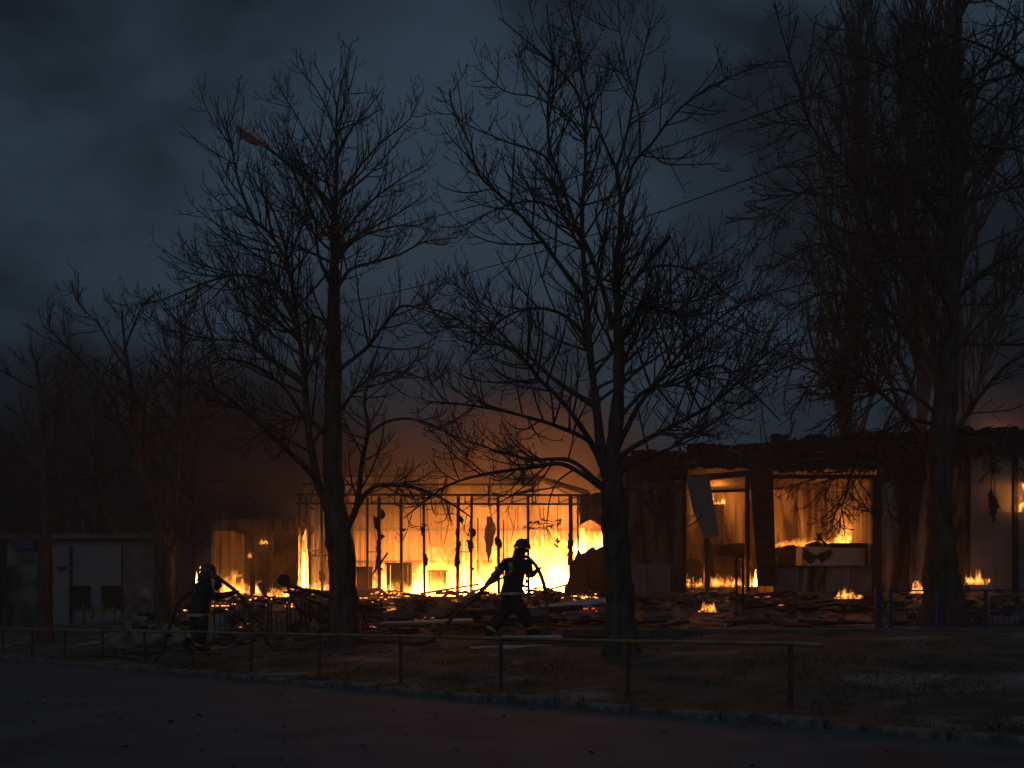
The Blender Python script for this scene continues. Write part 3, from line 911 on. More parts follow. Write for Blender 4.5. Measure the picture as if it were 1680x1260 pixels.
for y, z in ((26.5, 4.42), (27.6, 4.8)):
    MB().bar((-5.6, y, z), (0.6, y, z), 0.06).build("purlin", M["steel"], pav)
MB().bar((0.55, 27.6, 4.8), (1.95, YA, 4.04), 0.07).build("hip_rafter", M["steel"], pav)
MB().bar((0.55, 27.6, 4.8), (2.3, 27.6, 3.95), 0.07).build("hip_rafter", M["steel"], pav)
MB().bar((0.1, YA, 4.05), (1.4, 26.6, 4.4), 0.05).build("strut", M["steel"], pav)
for i in (1, 4):                                            # rear slope: two sheets are left
    x0 = -5.7 + i * 0.9
    mb = MB()
    mb.add([(x0, 27.62, 4.86), (x0 + 0.89, 27.62, 4.86), (x0 + 0.89, 29.8, 4.27), (x0, 29.8, 4.27),
            (x0, 27.62, 4.875), (x0 + 0.89, 27.62, 4.875), (x0 + 0.89, 29.8, 4.285), (x0, 29.8, 4.285)],
           [(0, 1, 2, 3), (7, 6, 5, 4), (0, 4, 5, 1), (1, 5, 6, 2), (2, 6, 7, 3), (3, 7, 4, 0)])
    mb.build("roof_sheet", M["sheet"], pav)
def slope_sheet(x0, x1, y0, y1, z0, z1, mat, seed):
    g = random.Random(seed)
    vs = []
    for th in (0, 0.02):
        for (x, y, z) in ((x0, y0, z0), (x1, y0, z0), (x1, y1, z1), (x0, y1, z1)):
            vs.append((x + g.uniform(-.05, .05), y, z + th + g.uniform(-.02, .02)))
    return MB().add(vs, [(0, 1, 2, 3), (7, 6, 5, 4), (0, 4, 5, 1), (1, 5, 6, 2), (2, 6, 7, 3), (3, 7, 4, 0)]).build("roof_sheet", mat, pav)
slope_sheet(-0.35, 0.5, 26.5, 27.6, 4.46, 4.85, M["sheet"], 1)
MB().add([(0.5, 27.6, 4.86), (1.95, 25.5, 4.1), (2.45, 27.6, 4.0), (0.5, 27.6, 4.9), (1.95, 25.5, 4.14), (2.45, 27.6, 4.04)],
         [(0, 1, 2), (5, 4, 3), (0, 3, 4, 1), (1, 4, 5, 2), (2, 5, 3, 0)]).build("roof_sheet", M["char"], pav)
for a, b, z in ((603, 622, 2.56), (752, 774, 2.56), (936, 948, 2.56), (492, 528, 2.6)):
    MB().bar((xa(a), YA, z), (xa(b), YA, z), 0.025).build("rail", M["steel"], pav)
# sheets sagging off the right-hand corner
ragged([(xa(951), za(862)), (xa(968), za(852)), (xa(995), za(866)), (xa(1010), za(806)), (xa(950), za(812))], 0.03, YA + 0.05, seed=3).build("sagging_sheet", M["panel"], pav)
ragged([(xa(936), za(978)), (xa(925), za(972)), (xa(938), za(925)), (xa(948), za(900)), (xa(955), za(918)), (xa(962), za(975))], 0.02, YA - 0.12, seed=4).build("sagging_sheet", M["char"], pav)
ragged([(xa(950), za(985)), (xa(1012), za(985)), (xa(1012), za(900)), (xa(988), za(896)), (xa(966), za(901)), (xa(949), za(915))], 0.08, YA + 0.25, seed=5, jag=0.05, step=.08).build("broken_wall", M["char"], pav)
ragged([(xa(800), za(925)), (xa(812), za(860)), (xa(806), za(840)), (xa(797), za(838)), (xa(792), za(875))], 0.01, YA + 1.3, seed=6, jag=.02, step=.1).build("hanging_scrap", M["charwood"], pav)

# burnt rags and wires left hanging from the frame
for i in range(20):
    px = rnd.choice([p for p, w in posts if w > .05]) + rnd.uniform(-4, 4)
    z = rnd.uniform(2.0, 3.7)
    w, L = rnd.uniform(.04, .12), rnd.uniform(.1, .45)
    ragged([(xa(px) - w, z), (xa(px) + w * .6, z - .03), (xa(px) + w, z - L * .5), (xa(px) + w * .2, z - L), (xa(px) - w * .5, z - L * .6)], .01, YA - .06 + rnd.uniform(-.05, .12), seed=60 + i, jag=.025, step=.05).build("burnt_scrap", M["char"], pav)
for i in range(16):
    x = rnd.uniform(-5.2, 1.8); L = rnd.uniform(.3, 1.6); y = YA + rnd.uniform(0, 1.5)
    dx = rnd.uniform(-.25, .25)
    MB().tube([(x, y, 3.8), (x + dx * .3, y, 3.8 - L * .5), (x + dx, y, 3.8 - L)], .008, 4).build("dangling_wire", M["cable"], pav)
for i, (x0, z0, x1, z1, y, lab) in enumerate((( -4.1, 1.45, -3.3, 2.6, 26.3, "charred beam leaning beside the forked tree's trunk"),
        (-2.4, 1.5, -0.9, 1.75, 26.0, "charred beam lying low across the pavilion's middle"),
        (-1.2, 1.45, -0.2, 1.95, 26.1, "charred beam sloping behind the striding firefighter's back"),
        (0.2, 1.4, 1.5, 1.75, 25.6, "thin charred beam sloping right of the striding firefighter"))):
    tag(MB().bar((x0, y, z0), (x1, y + .15, z1), .07, .05).build("charred_timber", M["char"], bevel=.008), lab, "beam")

# ---- B: flat-roofed shop block
YB = 23.5
def xb(px, y=YB): return (px - 840) * y / F_PX
def zb(py, y=YB): return CAM_Z + (HORIZON - py) * y / F_PX
FB = 1.45
shop = tag(empty("shop_block", (8.0, YB, 0.7)), "burning flat-roofed shop block with gutted openings and charred fascia", "building")
MB().span(2.62, 15.0, 23.35, 28.2, 0.2, FB).build("floor_slab", M["concrete"], shop, bevel=0.03)
MB().span(2.9, 15.0, 22.1, 23.34, 0.2, 1.05).build("terrace_slab", M["char"], shop, bevel=0.04)
MB().span(2.3, 15.2, 23.55, 28.4, 4.42, 4.7).build("roof_slab", M["char"], shop)
def char_fascia(x0, x1, z0, z1, y, seed):
    g = random.Random(seed)
    n = 26
    top, h = [], 0.0
    for i in range(n + 1):
        h = 0.75 * h + g.uniform(-0.03, 0.03) + (g.uniform(-0.14, 0.08) if g.random() < 0.12 else 0)
        top.append(z1 + h)
    bot = [z0 + g.uniform(-0.05, 0.05) for i in range(n + 1)]
    vs, fs = [], []
    for i in range(n + 1):
        x = x0 + (x1 - x0) * i / n
        dy = g.uniform(-0.04, 0.04)
        vs += [(x, y + dy, bot[i]), (x, y + dy, top[i]), (x, y + 0.2, top[i] - 0.02), (x, y + 0.2, bot[i])]
    for i in range(n):
        a, b = 4 * i, 4 * i + 4
        for k in range(4):
            fs.append((a + k, b + k, b + (k + 1) % 4, a + (k + 1) % 4))
    fs += [(0, 1, 2, 3), (4 * n + 3, 4 * n + 2, 4 * n + 1, 4 * n)]
    return MB().add(vs, fs)
for i, (p0, p1, t0, b0) in enumerate(((1036, 1128, 740, 790), (1128, 1266, 728, 768), (1266, 1350, 714, 774), (1350, 1448, 711, 772), (1448, 1560, 706, 790), (1560, 1700, 700, 748), (1700, 1900, 700, 748))):
    char_fascia(xb(p0) + .005, xb(p1) - .005, zb(b0), zb(t0), YB - 0.03, i).build("fascia_panel", M["char"], shop)
for i in range(46):                                         # laths and torn felt poking out of the fascia
    x = rnd.uniform(xb(1070), xb(1690)); z = rnd.uniform(zb(768), zb(705))
    a = rnd.uniform(-0.5, 0.5) + (math.pi / 2 if rnd.random() < 0.3 else 0)
    L = rnd.uniform(0.2, 0.9)
    MB().bar((x, YB - 0.12, z), (x + L * math.cos(a), YB - 0.12 - rnd.uniform(0, 0.2), z + L * math.sin(a) * 0.6), rnd.uniform(0.02, 0.06), 0.015).build("lath", M["charwood"] if i % 3 else M["panel"], shop)
# rear and dividing walls: standing panels
x = 2.75
i = 0
while x < 14.6:
    w = rnd.uniform(0.78, 0.95)
    MB().span(x, x + w - 0.012, 27.6 + rnd.uniform(0, .02), 27.75, FB, 4.42).build("wall_panel", M["panel"], shop)
    x += w
    i += 1
MB().span(2.62, 2.8, 23.6, 27.6, FB, 4.42).build("side_wall", M["panel"], shop)
MB().span(xb(1446), xb(1446) + 0.15, 23.8, 27.6, FB, 4.42).build("partition_wall", M["panel"], shop)
def wallpanel(p0, p1, pt, pb, mat, y=YB, th=0.1, name="wall_panel", seed=0):
    return MB().span(xb(p0) + 0.004, xb(p1) - 0.004, y, y + th, zb(pb), zb(pt)).build(name, mat, shop, bevel=0.008)
for i, (p0, p1) in enumerate(((1032, 1066), (1066, 1094), (1094, 1121))):
    wallpanel(p0, p1, 790, 926, M["scorched"], y=YB + 0.012 * (i % 2))
for i, (p0, p1) in enumerate(((1030, 1062), (1062, 1100))):
    wallpanel(p0, p1, 926, 972, M["greywall"], y=YB - 0.03)
wallpanel(1100, 1121, 926, 972, M["charwood"], y=YB)
for p0, p1, name, mm in ((1119, 1126, "door_post", "char"), (1156, 1165, "mullion", "steel"), (1431, 1446, "pillar", "char"), (1224, 1230, "door_post", "char")):
    MB().span(xb(p0), xb(p1), YB - 0.02, YB + 0.14, FB, zb(780)).build(name, M[mm], shop, bevel=0.01)
MB().bar((xb(1165), YB + 0.05, zb(806)), (xb(1229), YB + 0.05, zb(804)), 0.06).build("transom", M["char"], shop)
MB().bar((xb(1122), YB + 0.05, zb(786)), (xb(1232), YB + 0.05, zb(776)), 0.14).build("lintel", M["char"], shop)
MB().bar((xb(1268), YB + 0.05, zb(782)), (xb(1434), YB + 0.05, zb(782)), 0.10).build("lintel", M["char"], shop)
# scorched door leaf, slightly out of plumb
MB().add([(xb(1241), YB - .16, zb(962)), (xb(1271), YB - .16, zb(962)), (xb(1266), YB - .1, zb(768)), (xb(1228), YB - .1, zb(768)),
          (xb(1241), YB - .10, zb(962)), (xb(1271), YB - .10, zb(962)), (xb(1266), YB - .04, zb(768)), (xb(1228), YB - .04, zb(768))],
         [(0, 1, 2, 3), (7, 6, 5, 4), (0, 4, 5, 1), (1, 5, 6, 2), (2, 6, 7, 3), (3, 7, 4, 0)]).build("door_leaf", M["char"], shop, bevel=0.01)
# torn cladding board hanging from the lintel
hb = ragged([(xb(1150), zb(886)), (xb(1173), zb(884)), (xb(1162), zb(790)), (xb(1160), zb(782)), (xb(1124), zb(784)), (xb(1128), zb(815)), (xb(1136), zb(850))], 0.04, YB - 0.2,
            tilt=lambda x, z: -0.28 * (zb(784) - z) / (zb(784) - zb(886)), seed=8, jag=0.012).build("hanging_board", M["greywall"], shop)
hb["label"] = "torn grey board hanging askew from the lintel"
# window opening: low wall of panels and charred counter
for i, (p0, p1, mm) in enumerate(((1268, 1312, "greywall"), (1312, 1362, "panel"), (1362, 1396, "panel"), (1396, 1432, "concrete"))):
    wallpanel(p0, p1, 930, 972, M[mm], y=YB + 0.01 * (i % 2), th=0.12, name="parapet_panel")
MB().span(xb(1266), xb(1433), YB - 0.05, YB + 0.3, zb(931), zb(928)).build("window_sill", M["charwood"], shop)
# front wall right of the opening
for i, (p0, p1) in enumerate(((1446, 1478), (1478, 1492), (1492, 1536), (1536, 1571))):
    wallpanel(p0, p1, 788, 976, M["scorched" if i % 2 else "panel"], y=YB + (0.05 if i == 1 else 0.0) + 0.008 * (i % 2))
wallpanel(1571, 1592, 746, 976, M["charwood"], y=YB + 0.03)
for i, (p0, p1) in enumerate(((1592, 1632), (1632, 1662), (1668, 1740), (1740, 1860))):
    wallpanel(p0, p1, 746, 976, M["greywall"], y=YB + 0.01 * (i % 2))
wallpanel(1661, 1669, 746, 980, M["char"], y=YB - 0.06, name="pillar")
# charred clump dangling on a wire from the fascia
w = MB().tube([(xb(1618), YB - .25, zb(742)), (xb(1619), YB - .25, zb(780)), (xb(1618), YB - .25, zb(812))], 0.012, 5).build("dangling_wire", M["cable"], shop)
mb = MB()
for (px, py, r) in ((1618, 756, .07), (1621, 766, .09), (1622, 775, .05), (1617, 812, .06), (1620, 822, .11), (1622, 832, .13), (1621, 842, .09), (1622, 852, .04)):
    mb.tube([(xb(px) - .02, YB - .25, zb(py + 6)), (xb(px), YB - .27, zb(py)), (xb(px) + .02, YB - .25, zb(py - 6))], [r * .5, r, r * .4], 7)
mb.build("charred_clump", M["char"], w)
for px, z in ((1090, 4.5), (1215, 4.6)):
    pass

# counter inside the window opening
ct = tag(empty("counter", (7.2, 24.4, FB)), "white scorched counter inside the wide shop opening", "counter")
yc = 24.6
def xc(px, y=yc): return (px - 840) * y / F_PX
def zc(py, y=yc): return CAM_Z + (HORIZON - py) * y / F_PX
MB().span(xc(1315), xc(1365) - .006, yc, yc + .5, FB, zc(897)).build("front_panel", M["white"], ct, bevel=.01)
MB().span(xc(1365), xc(1432), yc, yc + .5, FB, zc(898)).build("front_panel", M["white"], ct, bevel=.01)
MB().span(xc(1362), xc(1434), yc - .05, yc + .6, zc(897.5), zc(891)).build("counter_top", M["char"], ct, bevel=.01)
ragged([(xc(1316), zc(916)), (xc(1330), zc(926)), (xc(1341), zc(915)), (xc(1348), zc(924)), (xc(1363), zc(912)), (xc(1363), zc(900)), (xc(1345), zc(908)), (xc(1335), zc(912)), (xc(1318), zc(899))], .006, yc - .012, seed=9, jag=.01).build("burnt_patch", M["char"], ct)
st = tag(empty("stool_frame", (xc(1352), yc + .3, zc(893))), "small charred tripod frame sticking up behind the counter", "frame")
for dx, dy in ((-9, 0), (9, .05), (3, .25)):
    MB().bar((xc(1352 + dx), yc + .3 + dy, zc(896)), (xc(1352), yc + .35, zc(874)), .03).build("leg", M["char"], st)
MB().bar((xc(1347), yc + .3, zc(878)), (xc(1366), yc + .4, zc(893)), .035).build("leg", M["char"], st)
MB().bar((xc(1346), yc + .33, zc(876)), (xc(1357), yc + .36, zc(873)), .04).build("top_plate", M["char"], st)
for i, (p0, p1, pt, pb, y) in enumerate(((1275, 1330, 895, 930, 25.6), (1328, 1352, 888, 905, 25.4), (1170, 1215, 912, 960, 25.4), (1190, 1228, 890, 915, 26.2), (1125, 1150, 915, 962, 25.8))):
    mb = ragged([((p0 - 840) * y / F_PX, zb(pb, y)), ((p1 - 840) * y / F_PX, zb(pb, y)), ((p1 - 840) * y / F_PX, zb(pt + 6, y)), ((p0 + p1 - 1680) / 2 * y / F_PX, zb(pt, y)), ((p0 - 840) * y / F_PX, zb(pt + 3, y))], .4, y, seed=40 + i, jag=.05)
    o = mb.build("burnt_fitting", M["char"])
    tag(o, ("charred cabinet remains left of the white counter", "slanting charred lid behind the white counter", "charred heap behind the stair railing in the shop doorway",
            "charred shelf remains deep in the shop doorway", "charred box behind the torn hanging board")[i], "debris")
bx_ = MB()
y = 26.6
for p0, p1, pt, pb in ((1165, 1188, 826, 962),):
    bx_.span((p0 - 840) * y / F_PX, (p1 - 840) * y / F_PX, y, y + .5, FB, zb(pt, y))
o = bx_.build("cupboard", M["panel"], bevel=.02)
tag(o, "tall brown cupboard with fire on top inside the shop doorway", "cupboard")

# ---- C: low left wing
YC = 27.0
def xw(px, y=YC): return (px - 840) * y / F_PX
def zw(py, y=YC): return CAM_Z + (HORIZON - py) * y / F_PX
wing = tag(empty("low_wing", (-7, YC, .6)), "low burning wing with flat roof left of the steel pavilion", "building")
MB().span(-10.2, -5.9, 26.6, 30.5, .2, 1.2).build("floor_slab", M["concrete"], wing)
MB().span(xw(352), xw(486), 26.9, 30.3, zw(862), zw(850)).build("roof_slab", M["char"], wing, bevel=.02)
MB().span(xw(350), xw(487), 26.86, 26.9, zw(872), zw(853)).build("fascia_board", M["scorched"], wing)
for p0, p1, pt in ((412, 419, 868), (437, 448, 845)):
    MB().span(xw(p0), xw(p1), YC - .12, YC, .9, zw(pt)).build("post", M["char"], wing, bevel=.01)
for i in range(5):
    x0 = xw(350) + i * .62
    MB().span(x0, x0 + .61, 30.0 + .01 * (i % 2), 30.12, 1.2, zw(862) - (0, .5, .15, .8, .3)[i]).build("wall_panel", M["char"], wing)
MB().span(xw(346), xw(352), 27.0, 30.0, 1.2, zw(862)).build("side_wall", M["panel"], wing)
for i, (xa0, ya0, xb0, yb0) in enumerate(((420, 905, 441, 955), (420, 930, 440, 975), (448, 920, 482, 905), (448, 940, 480, 918), (448, 962, 478, 940), (448, 978, 474, 958), (421, 955, 437, 985))):
    a, b_ = (xw(xa0), YC + .3, zw(ya0)), (xw(xb0), YC + .35, zw(yb0))
    MB().bar(a, b_, .02, .17).build("louvre_slat", M["charwood"], wing)

# ---- tables inside the pavilion, standing in the flames
def table(px, ptop, w, d, label, y):
    X = (px - 840) * y / F_PX
    zt = CAM_Z + (HORIZON - ptop) * y / F_PX
    t = tag(empty("table", (X, y, FA)), label, "table", "tables inside the pavilion")
    MB().span(X - w / 2, X + w / 2, y - d / 2, y + d / 2, zt - .04, zt).build("tabletop", M["char"], t, bevel=.008)
    MB().span(X - w * .3, X + w * .34, y - d * .35, y + d * .35, FA, zt - .05).build("cabinet", M["charwood"], t, bevel=.01)
    for sx in (-1, 1):
        for sy in (-1, 1):
            MB().bar((X + sx * (w / 2 - .06), y + sy * (d / 2 - .05), FA), (X + sx * (w / 2 - .06), y + sy * (d / 2 - .05), zt - .03), .05).build("leg", M["char"], t)
table(655, 924, .72, .5, "burning table between the pavilion's middle posts", 27.3)
table(718, 936, .55, .5, "low burning table right of the middle posts", 27.4)
table(596, 930, .5, .5, "burning table beside the big tree's trunk", 26.9)

# ------------------------------------------------------------------ fires
FLAME_K = 60.0
FIRE_POWER = 0.42
def fire(px, py, wpx, hpx, d, label, watts=0.0, k=1.0, deep=None, seed=None, name="flames", lamp_up=0.45, back=0.0, big=False):
    """A body of burning gas with torn tongues on top; big ones carry the light they give."""
    seed = seed if seed is not None else int(px * 7 + py)
    g = np.random.default_rng(seed)
    B = at(px, py, d)
    W, H = wpx * d / F_PX, hpx * d / F_PX
    Dp = deep or min(max(0.35 * W, 0.18), 0.9)
    nx, ny = (22, 8) if W > 0.5 else (12, 6)
    u, v = np.linspace(-1, 1, nx), np.linspace(-1, 1, ny)
    U, V = np.meshgrid(u, v, indexing="ij")
    ph = g.uniform(0, 6.28, 6)
    ton = 0.5 + 0.5 * np.sin(U * (3 + 2.2 * W) + ph[0] + 1.1 * V) * np.cos(U * (5 + 3.1 * W) + ph[1] - V)
    win = np.clip(1 - np.abs(U) ** 3.5, 0, 1) * np.clip(1 - V ** 2, 0, 1) ** 0.6
    gap = 0.55 if W > 0.7 else 0.0
    Hh = H * win * (gap + (1 - gap) * (ton if gap else np.clip(ton * 1.5 - 0.28, 0, 1))) * (0.85 + 0.15 * g.random(U.shape)) + 0.01
    X, Y = U * W / 2, V * Dp / 2
    top = np.stack([X + 0.06 * H * np.sin(ph[2] + U * 7), Y, Hh], -1).reshape(-1, 3)
    bot = np.stack([X, Y, -0.02 + 0 * X], -1).reshape(-1, 3)
    n = nx * ny
    i = (np.arange(nx - 1)[:, None] * ny + np.arange(ny - 1)[None, :])
    q1 = np.stack([i, i + ny, i + ny + 1, i + 1], -1).reshape(-1, 4)
    q2 = q1[:, ::-1] + n
    edge = list(range(0, nx * ny, ny)) + [(nx - 1) * ny + j for j in range(1, ny)] + [k_ * ny + ny - 1 for k_ in range(nx - 2, -1, -1)] + list(range(ny - 2, 0, -1))
    q3 = [(edge[a], edge[(a + 1) % len(edge)], edge[(a + 1) % len(edge)] + n, edge[a] + n) for a in range(len(edge))]
    me = np_mesh(name, np.concatenate([top, bot]), np.concatenate([q1, q2, np.array(q3)[:, ::-1]]), smooth=True)
    me.materials.append(flame_mat("burning_gas", H * 1.05, FLAME_K * k * (2.3 if big else 1.0) / max(0.35, min(1.2, Dp * 1.4)), scale=(0.9 if big else max(0.16, min(1.0, 0.75 * H))), seed=seed % 37, **(dict(lo=0.33, hi=0.70, detail=5.0) if big else {})))
    o = bpy.data.objects.new(name, me)
    o.location = B
    col.objects.link(o)
    tag(o, label, "fire", "fires in and around the building")
    if watts:
        ld = bpy.data.lights.new("fire_light", "POINT")
        ld.energy, ld.color, ld.shadow_soft_size = watts * FIRE_POWER * (5.0 if big else 1.0), (1.0, 0.27, 0.04), max(0.12, min(W, H) * 0.35)
        lo = bpy.data.objects.new("fire_light", ld)
        lo.location = (0, back, H * (1.0 if big else lamp_up))
        col.objects.link(lo)
        lo.parent = o
    return o
fire(517, 974, 62, 36, 26.2, "low flames along the pavilion's left corner sheets", 30, back=.3)
fire(612, 976, 74, 74, 27.8, "flames just right of the forked tree's trunk", 50, .5, back=1.1, big=True)
fire(662, 978, 92, 98, 27.9, "tall flames behind the burning table", 75, .6, back=1.1, big=True)
fire(730, 980, 124, 118, 27.6, "broad flames behind the pavilion's middle posts", 100, .9, back=1.4, big=True, deep=1.4)
fire(786, 978, 92, 150, 28.2, "tall flames behind the back of the running firefighter", 100, .7, back=.9, big=True)
fire(700, 984, 210, 46, 26.5, "long low fire along the pavilion's floor", 30, .8, deep=1.0, back=.8, big=True)
fire(905, 980, 124, 172, 27.4, "brightest and tallest flames right of the running firefighter", 130, 1.4, back=1.4, big=True, deep=1.4)
fire(968, 908, 66, 66, 28.6, "white-hot flames seen through the gap by the sagging sheet", 40, 1.5, big=True)
fire(905, 986, 124, 40, 26.1, "low flames at the foot of the pavilion's right posts", 20, .8, deep=.6, back=.8, big=True)
fire(852, 978, 66, 86, 28.2, "flames behind the running firefighter", 60, .7, back=.9, big=True)
fire(1140, 963, 34, 36, 23.9, "small flames at the foot of the hanging board", 25)
fire(1188, 962, 66, 28, 23.9, "row of small flames on the shop doorway's floor", 90)
fire(1232, 962, 16, 60, 23.6, "thin flames licking up beside the scorched door leaf", 8)
fire(1177, 828, 26, 36, 26.7, "flames on top of the cupboard in the shop doorway", 200, 1.4)
fire(1404, 895, 72, 62, 25.7, "flames behind the right end of the white counter", 560, 1.2)
fire(1335, 897, 130, 22, 26.2, "low flames behind the tripod frame", 330, .8)
fire(1392, 981, 44, 24, 21.2, "small ground fire in front of the shop's low wall", 8, 1.6)
fire(1162, 1003, 30, 28, 21.0, "small ground fire among the boards before the stairs", 5, 1.5)
fire(1507, 972, 28, 36, 22.6, "small fire at the wall left of the thick dark trunk", 10, 1.4)
fire(1602, 958, 42, 44, 22.9, "small fire at the grey wall right of the thick trunk", 8, 1.2)
fire(1679, 838, 12, 52, 23.2, "narrow flames at the right edge of the shop", 2, 1.2)
fire(377, 974, 56, 56, 27.6, "flames behind the hand of the hose-shouldering firefighter", 4, 1.2)
fire(410, 976, 60, 44, 27.8, "flames at the foot of the left wing's thin post", 3)
fire(378, 1001, 70, 28, 25.2, "low ground fire behind the hooped fence", 8, 1.5)
fire(462, 982, 50, 34, 26.6, "flames under the left wing's slats", 4, 1.3)
fire(432, 892, 14, 18, 26.7, "small flame high on the left wing's post", 4, 1.5)
fire(410, 914, 8, 12, 26.6, "tiny flame on the left wing's thin post", 0, 1.5)
fire(327, 958, 10, 32, 26.5, "narrow flame beside the shouldering firefighter's helmet", 6, 1.3)
fire(497, 965, 8, 110, 25.3, "thin flames climbing the pavilion's corner post", 4, 1.0)

fire(640, 1004, 26, 14, 24.3, "small fire on the rubble below the burning table", 3, 1.6)
fire(690, 1010, 34, 12, 24.0, "small fire on the rubble left of the trailing hose", 3, 1.6)
fire(745, 990, 30, 14, 24.8, "small fire on the rubble behind the trailing hose", 3, 1.6)
fire(612, 990, 26, 16, 24.9, "small fire on the rubble right of the forked trunk", 3, 1.6)
fire(843, 998, 14, 14, 24.0, "small flame seen between the striding firefighter's legs", 2, 1.8)
fire(948, 986, 30, 20, 25.0, "small fire at the foot of the pavilion's last post", 3, 1.6)
fire(1635, 772, 80, 112, 26.3, "added dull flames above the shop roof at far right, lighting the smoke", 60, .12)  # added dim fire behind the fascia, put in to light the roof smoke

# ------------------------------------------------------------------ rubble, boards and embers
def rubble_heap():
    ny, nx = 26, 150
    Xs, Ys = np.linspace(-9.5, 13.2, nx), np.linspace(20.3, 25.6, ny)
    X, Y = np.meshgrid(Xs, Ys, indexing="ij")
    front = np.where(X < 2.7, 25.3, 23.3)
    rise = np.clip((Y - (front - 2.2)) / 2.2, 0, 1)
    tgt = np.where(X < 2.7, 1.40, 1.28)
    base = gz(X, Y)
    n = rng.normal(0, 1, X.shape)
    rough = 0.07 * n + 0.10 * np.sin(X * 2.3 + np.sin(Y * 3)) * np.cos(Y * 2.7 + X)
    Z = base + (tgt - base) * rise ** 0.8 + rough * np.clip(rise * 3, 0, 1) - 0.06 * (rise <= 0)
    i = np.arange(nx - 1)[:, None] * ny + np.arange(ny - 1)[None, :]
    q = np.stack([i, i + ny, i + ny + 1, i + 1], -1).reshape(-1, 4)
    return np_mesh("rubble", np.stack([X, Y, Z], -1).reshape(-1, 3), q), (Xs, Ys, Z)
me, (RX, RY, RZ) = rubble_heap()
o = link("rubble", me, M["ash"])
tag(o, "bank of charred rubble heaped along the foot of the burning buildings", "rubble", kind="stuff")
def hz(x, y):
    z = gzf(x, y)
    if RX[0] < x < RX[-1] and RY[0] < y < RY[-1]:
        i, j = int((x - RX[0]) / (RX[1] - RX[0])), int((y - RY[0]) / (RY[1] - RY[0]))
        z = max(z, float(RZ[i:i + 2, j:j + 2].max()))
    return z

def chunks(name, n, size, xr, yr, mat, lift=0.0, shape=1.0, clump=False):
    """Loose fragments: small broken boxes."""
    c = np.array([[-1, -1, -1], [1, -1, -1], [1, 1, -1], [-1, 1, -1], [-1, -1, 1], [1, -1, 1], [1, 1, 1], [-1, 1, 1]], float)
    f = np.array([(3, 2, 1, 0), (4, 5, 6, 7), (0, 1, 5, 4), (1, 2, 6, 5), (2, 3, 7, 6), (3, 0, 4, 7)])
    vv, qq = [], []
    spots = [(rnd.uniform(*xr), rnd.uniform(*yr)) for _ in range(max(3, n // 14))]
    for i in range(n):
        x, y = rnd.uniform(*xr), rnd.uniform(*yr)
        if clump:
            cx, cy_ = rnd.choice(spots)
            x, y = min(max(rnd.gauss(cx, .22), xr[0]), xr[1]), min(max(rnd.gauss(cy_, .12), yr[0]), yr[1])
        s = rnd.uniform(*size)
        dims = np.array([s * rnd.uniform(.6, 2.2 * shape), s * rnd.uniform(.5, 1.4), s * rnd.uniform(.15, .6)])
        rot = np.array(Matrix.Rotation(rnd.uniform(0, 6.28), 3, "Z") @ Matrix.Rotation(rnd.uniform(-.4, .4), 3, "X"))
        p = (c * rng.uniform(.75, 1.15, (8, 3)) * dims) @ rot.T + np.array([x, y, hz(x, y) + dims[2] * .5 + lift])
        vv.append(p); qq.append(f + 8 * i)
    return link(name, np_mesh(name, np.concatenate(vv), np.concatenate(qq)), mat)
o = chunks("debris", 900, (.02, .10), (-9, 12.5), (20.6, 25.2), M["charwood"])
tag(o, "small charred fragments scattered over the rubble", "debris", kind="stuff")
o = chunks("debris", 420, (.02, .085), (-5.6, 2.5), (25.15, 25.62), M["charwood"], .02)
tag(o, "charred rubble heaped along the sill of the steel pavilion", "debris", kind="stuff")
o = chunks("debris", 260, (.015, .06), (-6, 9), (17.4, 21.5), M["concrete"])
tag(o, "pale crumbs and splinters scattered on the ground before the rubble", "debris", kind="stuff")
o = chunks("embers", 210, (.008, .026), (-8.2, 2.4), (24.0, 25.3), M["ember"], .02, clump=True)
tag(o, "bright embers glowing on the rubble under the pavilion's posts", "embers", kind="stuff")
o = chunks("embers", 120, (.01, .03), (-8.6, 8.0), (21.6, 25.2), M["emberdim"], .01, clump=True)
tag(o, "dull red embers among the charred boards", "embers", kind="stuff")

def board(px, py, d, L, wid, th, yaw, pitch, mat, label, group=None, name="board", roll=0.0):
    p = at(px, py, d)
    p.z = max(p.z, hz(p.x, d) + .02)
    m = Matrix.Rotation(R(yaw), 3, "Z") @ Matrix.Rotation(R(-pitch), 3, "Y") @ Matrix.Rotation(R(roll), 3, "X")
    mb = MB()
    n = 5
    vs, fs = [], []
    for i in range(n + 1):
        t = i / n - .5
        e1, e2 = (rnd.uniform(-.06, .06) * wid for _ in range(2))
        bow = .02 * math.sin(t * 5) * L * .3
        for yy, zz in ((-wid / 2 + e1, -th / 2), (wid / 2 + e2, -th / 2), (wid / 2 + e2, th / 2), (-wid / 2 + e1, th / 2)):
            vs.append(p + m @ Vector((t * L, yy, zz + bow)))
    for i in range(n):
        for k in range(4):
            fs.append((4 * i + k, 4 * i + (k + 1) % 4, 4 * i + 4 + (k + 1) % 4, 4 * i + 4 + k))
    fs += [(3, 2, 1, 0), (4 * n, 4 * n + 1, 4 * n + 2, 4 * n + 3)]
    o = mb.add(vs, fs).build(name, mat)
    return tag(o, label, "board", group)
board(878, 1046, 17.0, 1.15, .16, .03, -6, 0, M["paleboard"], "long pale board lying at the running firefighter's feet", roll=18)
board(862, 1064, 16.2, .85, .11, .025, -5, 0, M["paleboard"], "shorter pale board lying nearer than the rail behind the long one", roll=15)
board(795, 1062, 16.6, .5, .08, .02, 12, 1, M["paleboard"], "small pale slat on the grass left of the running firefighter's feet", roll=10)
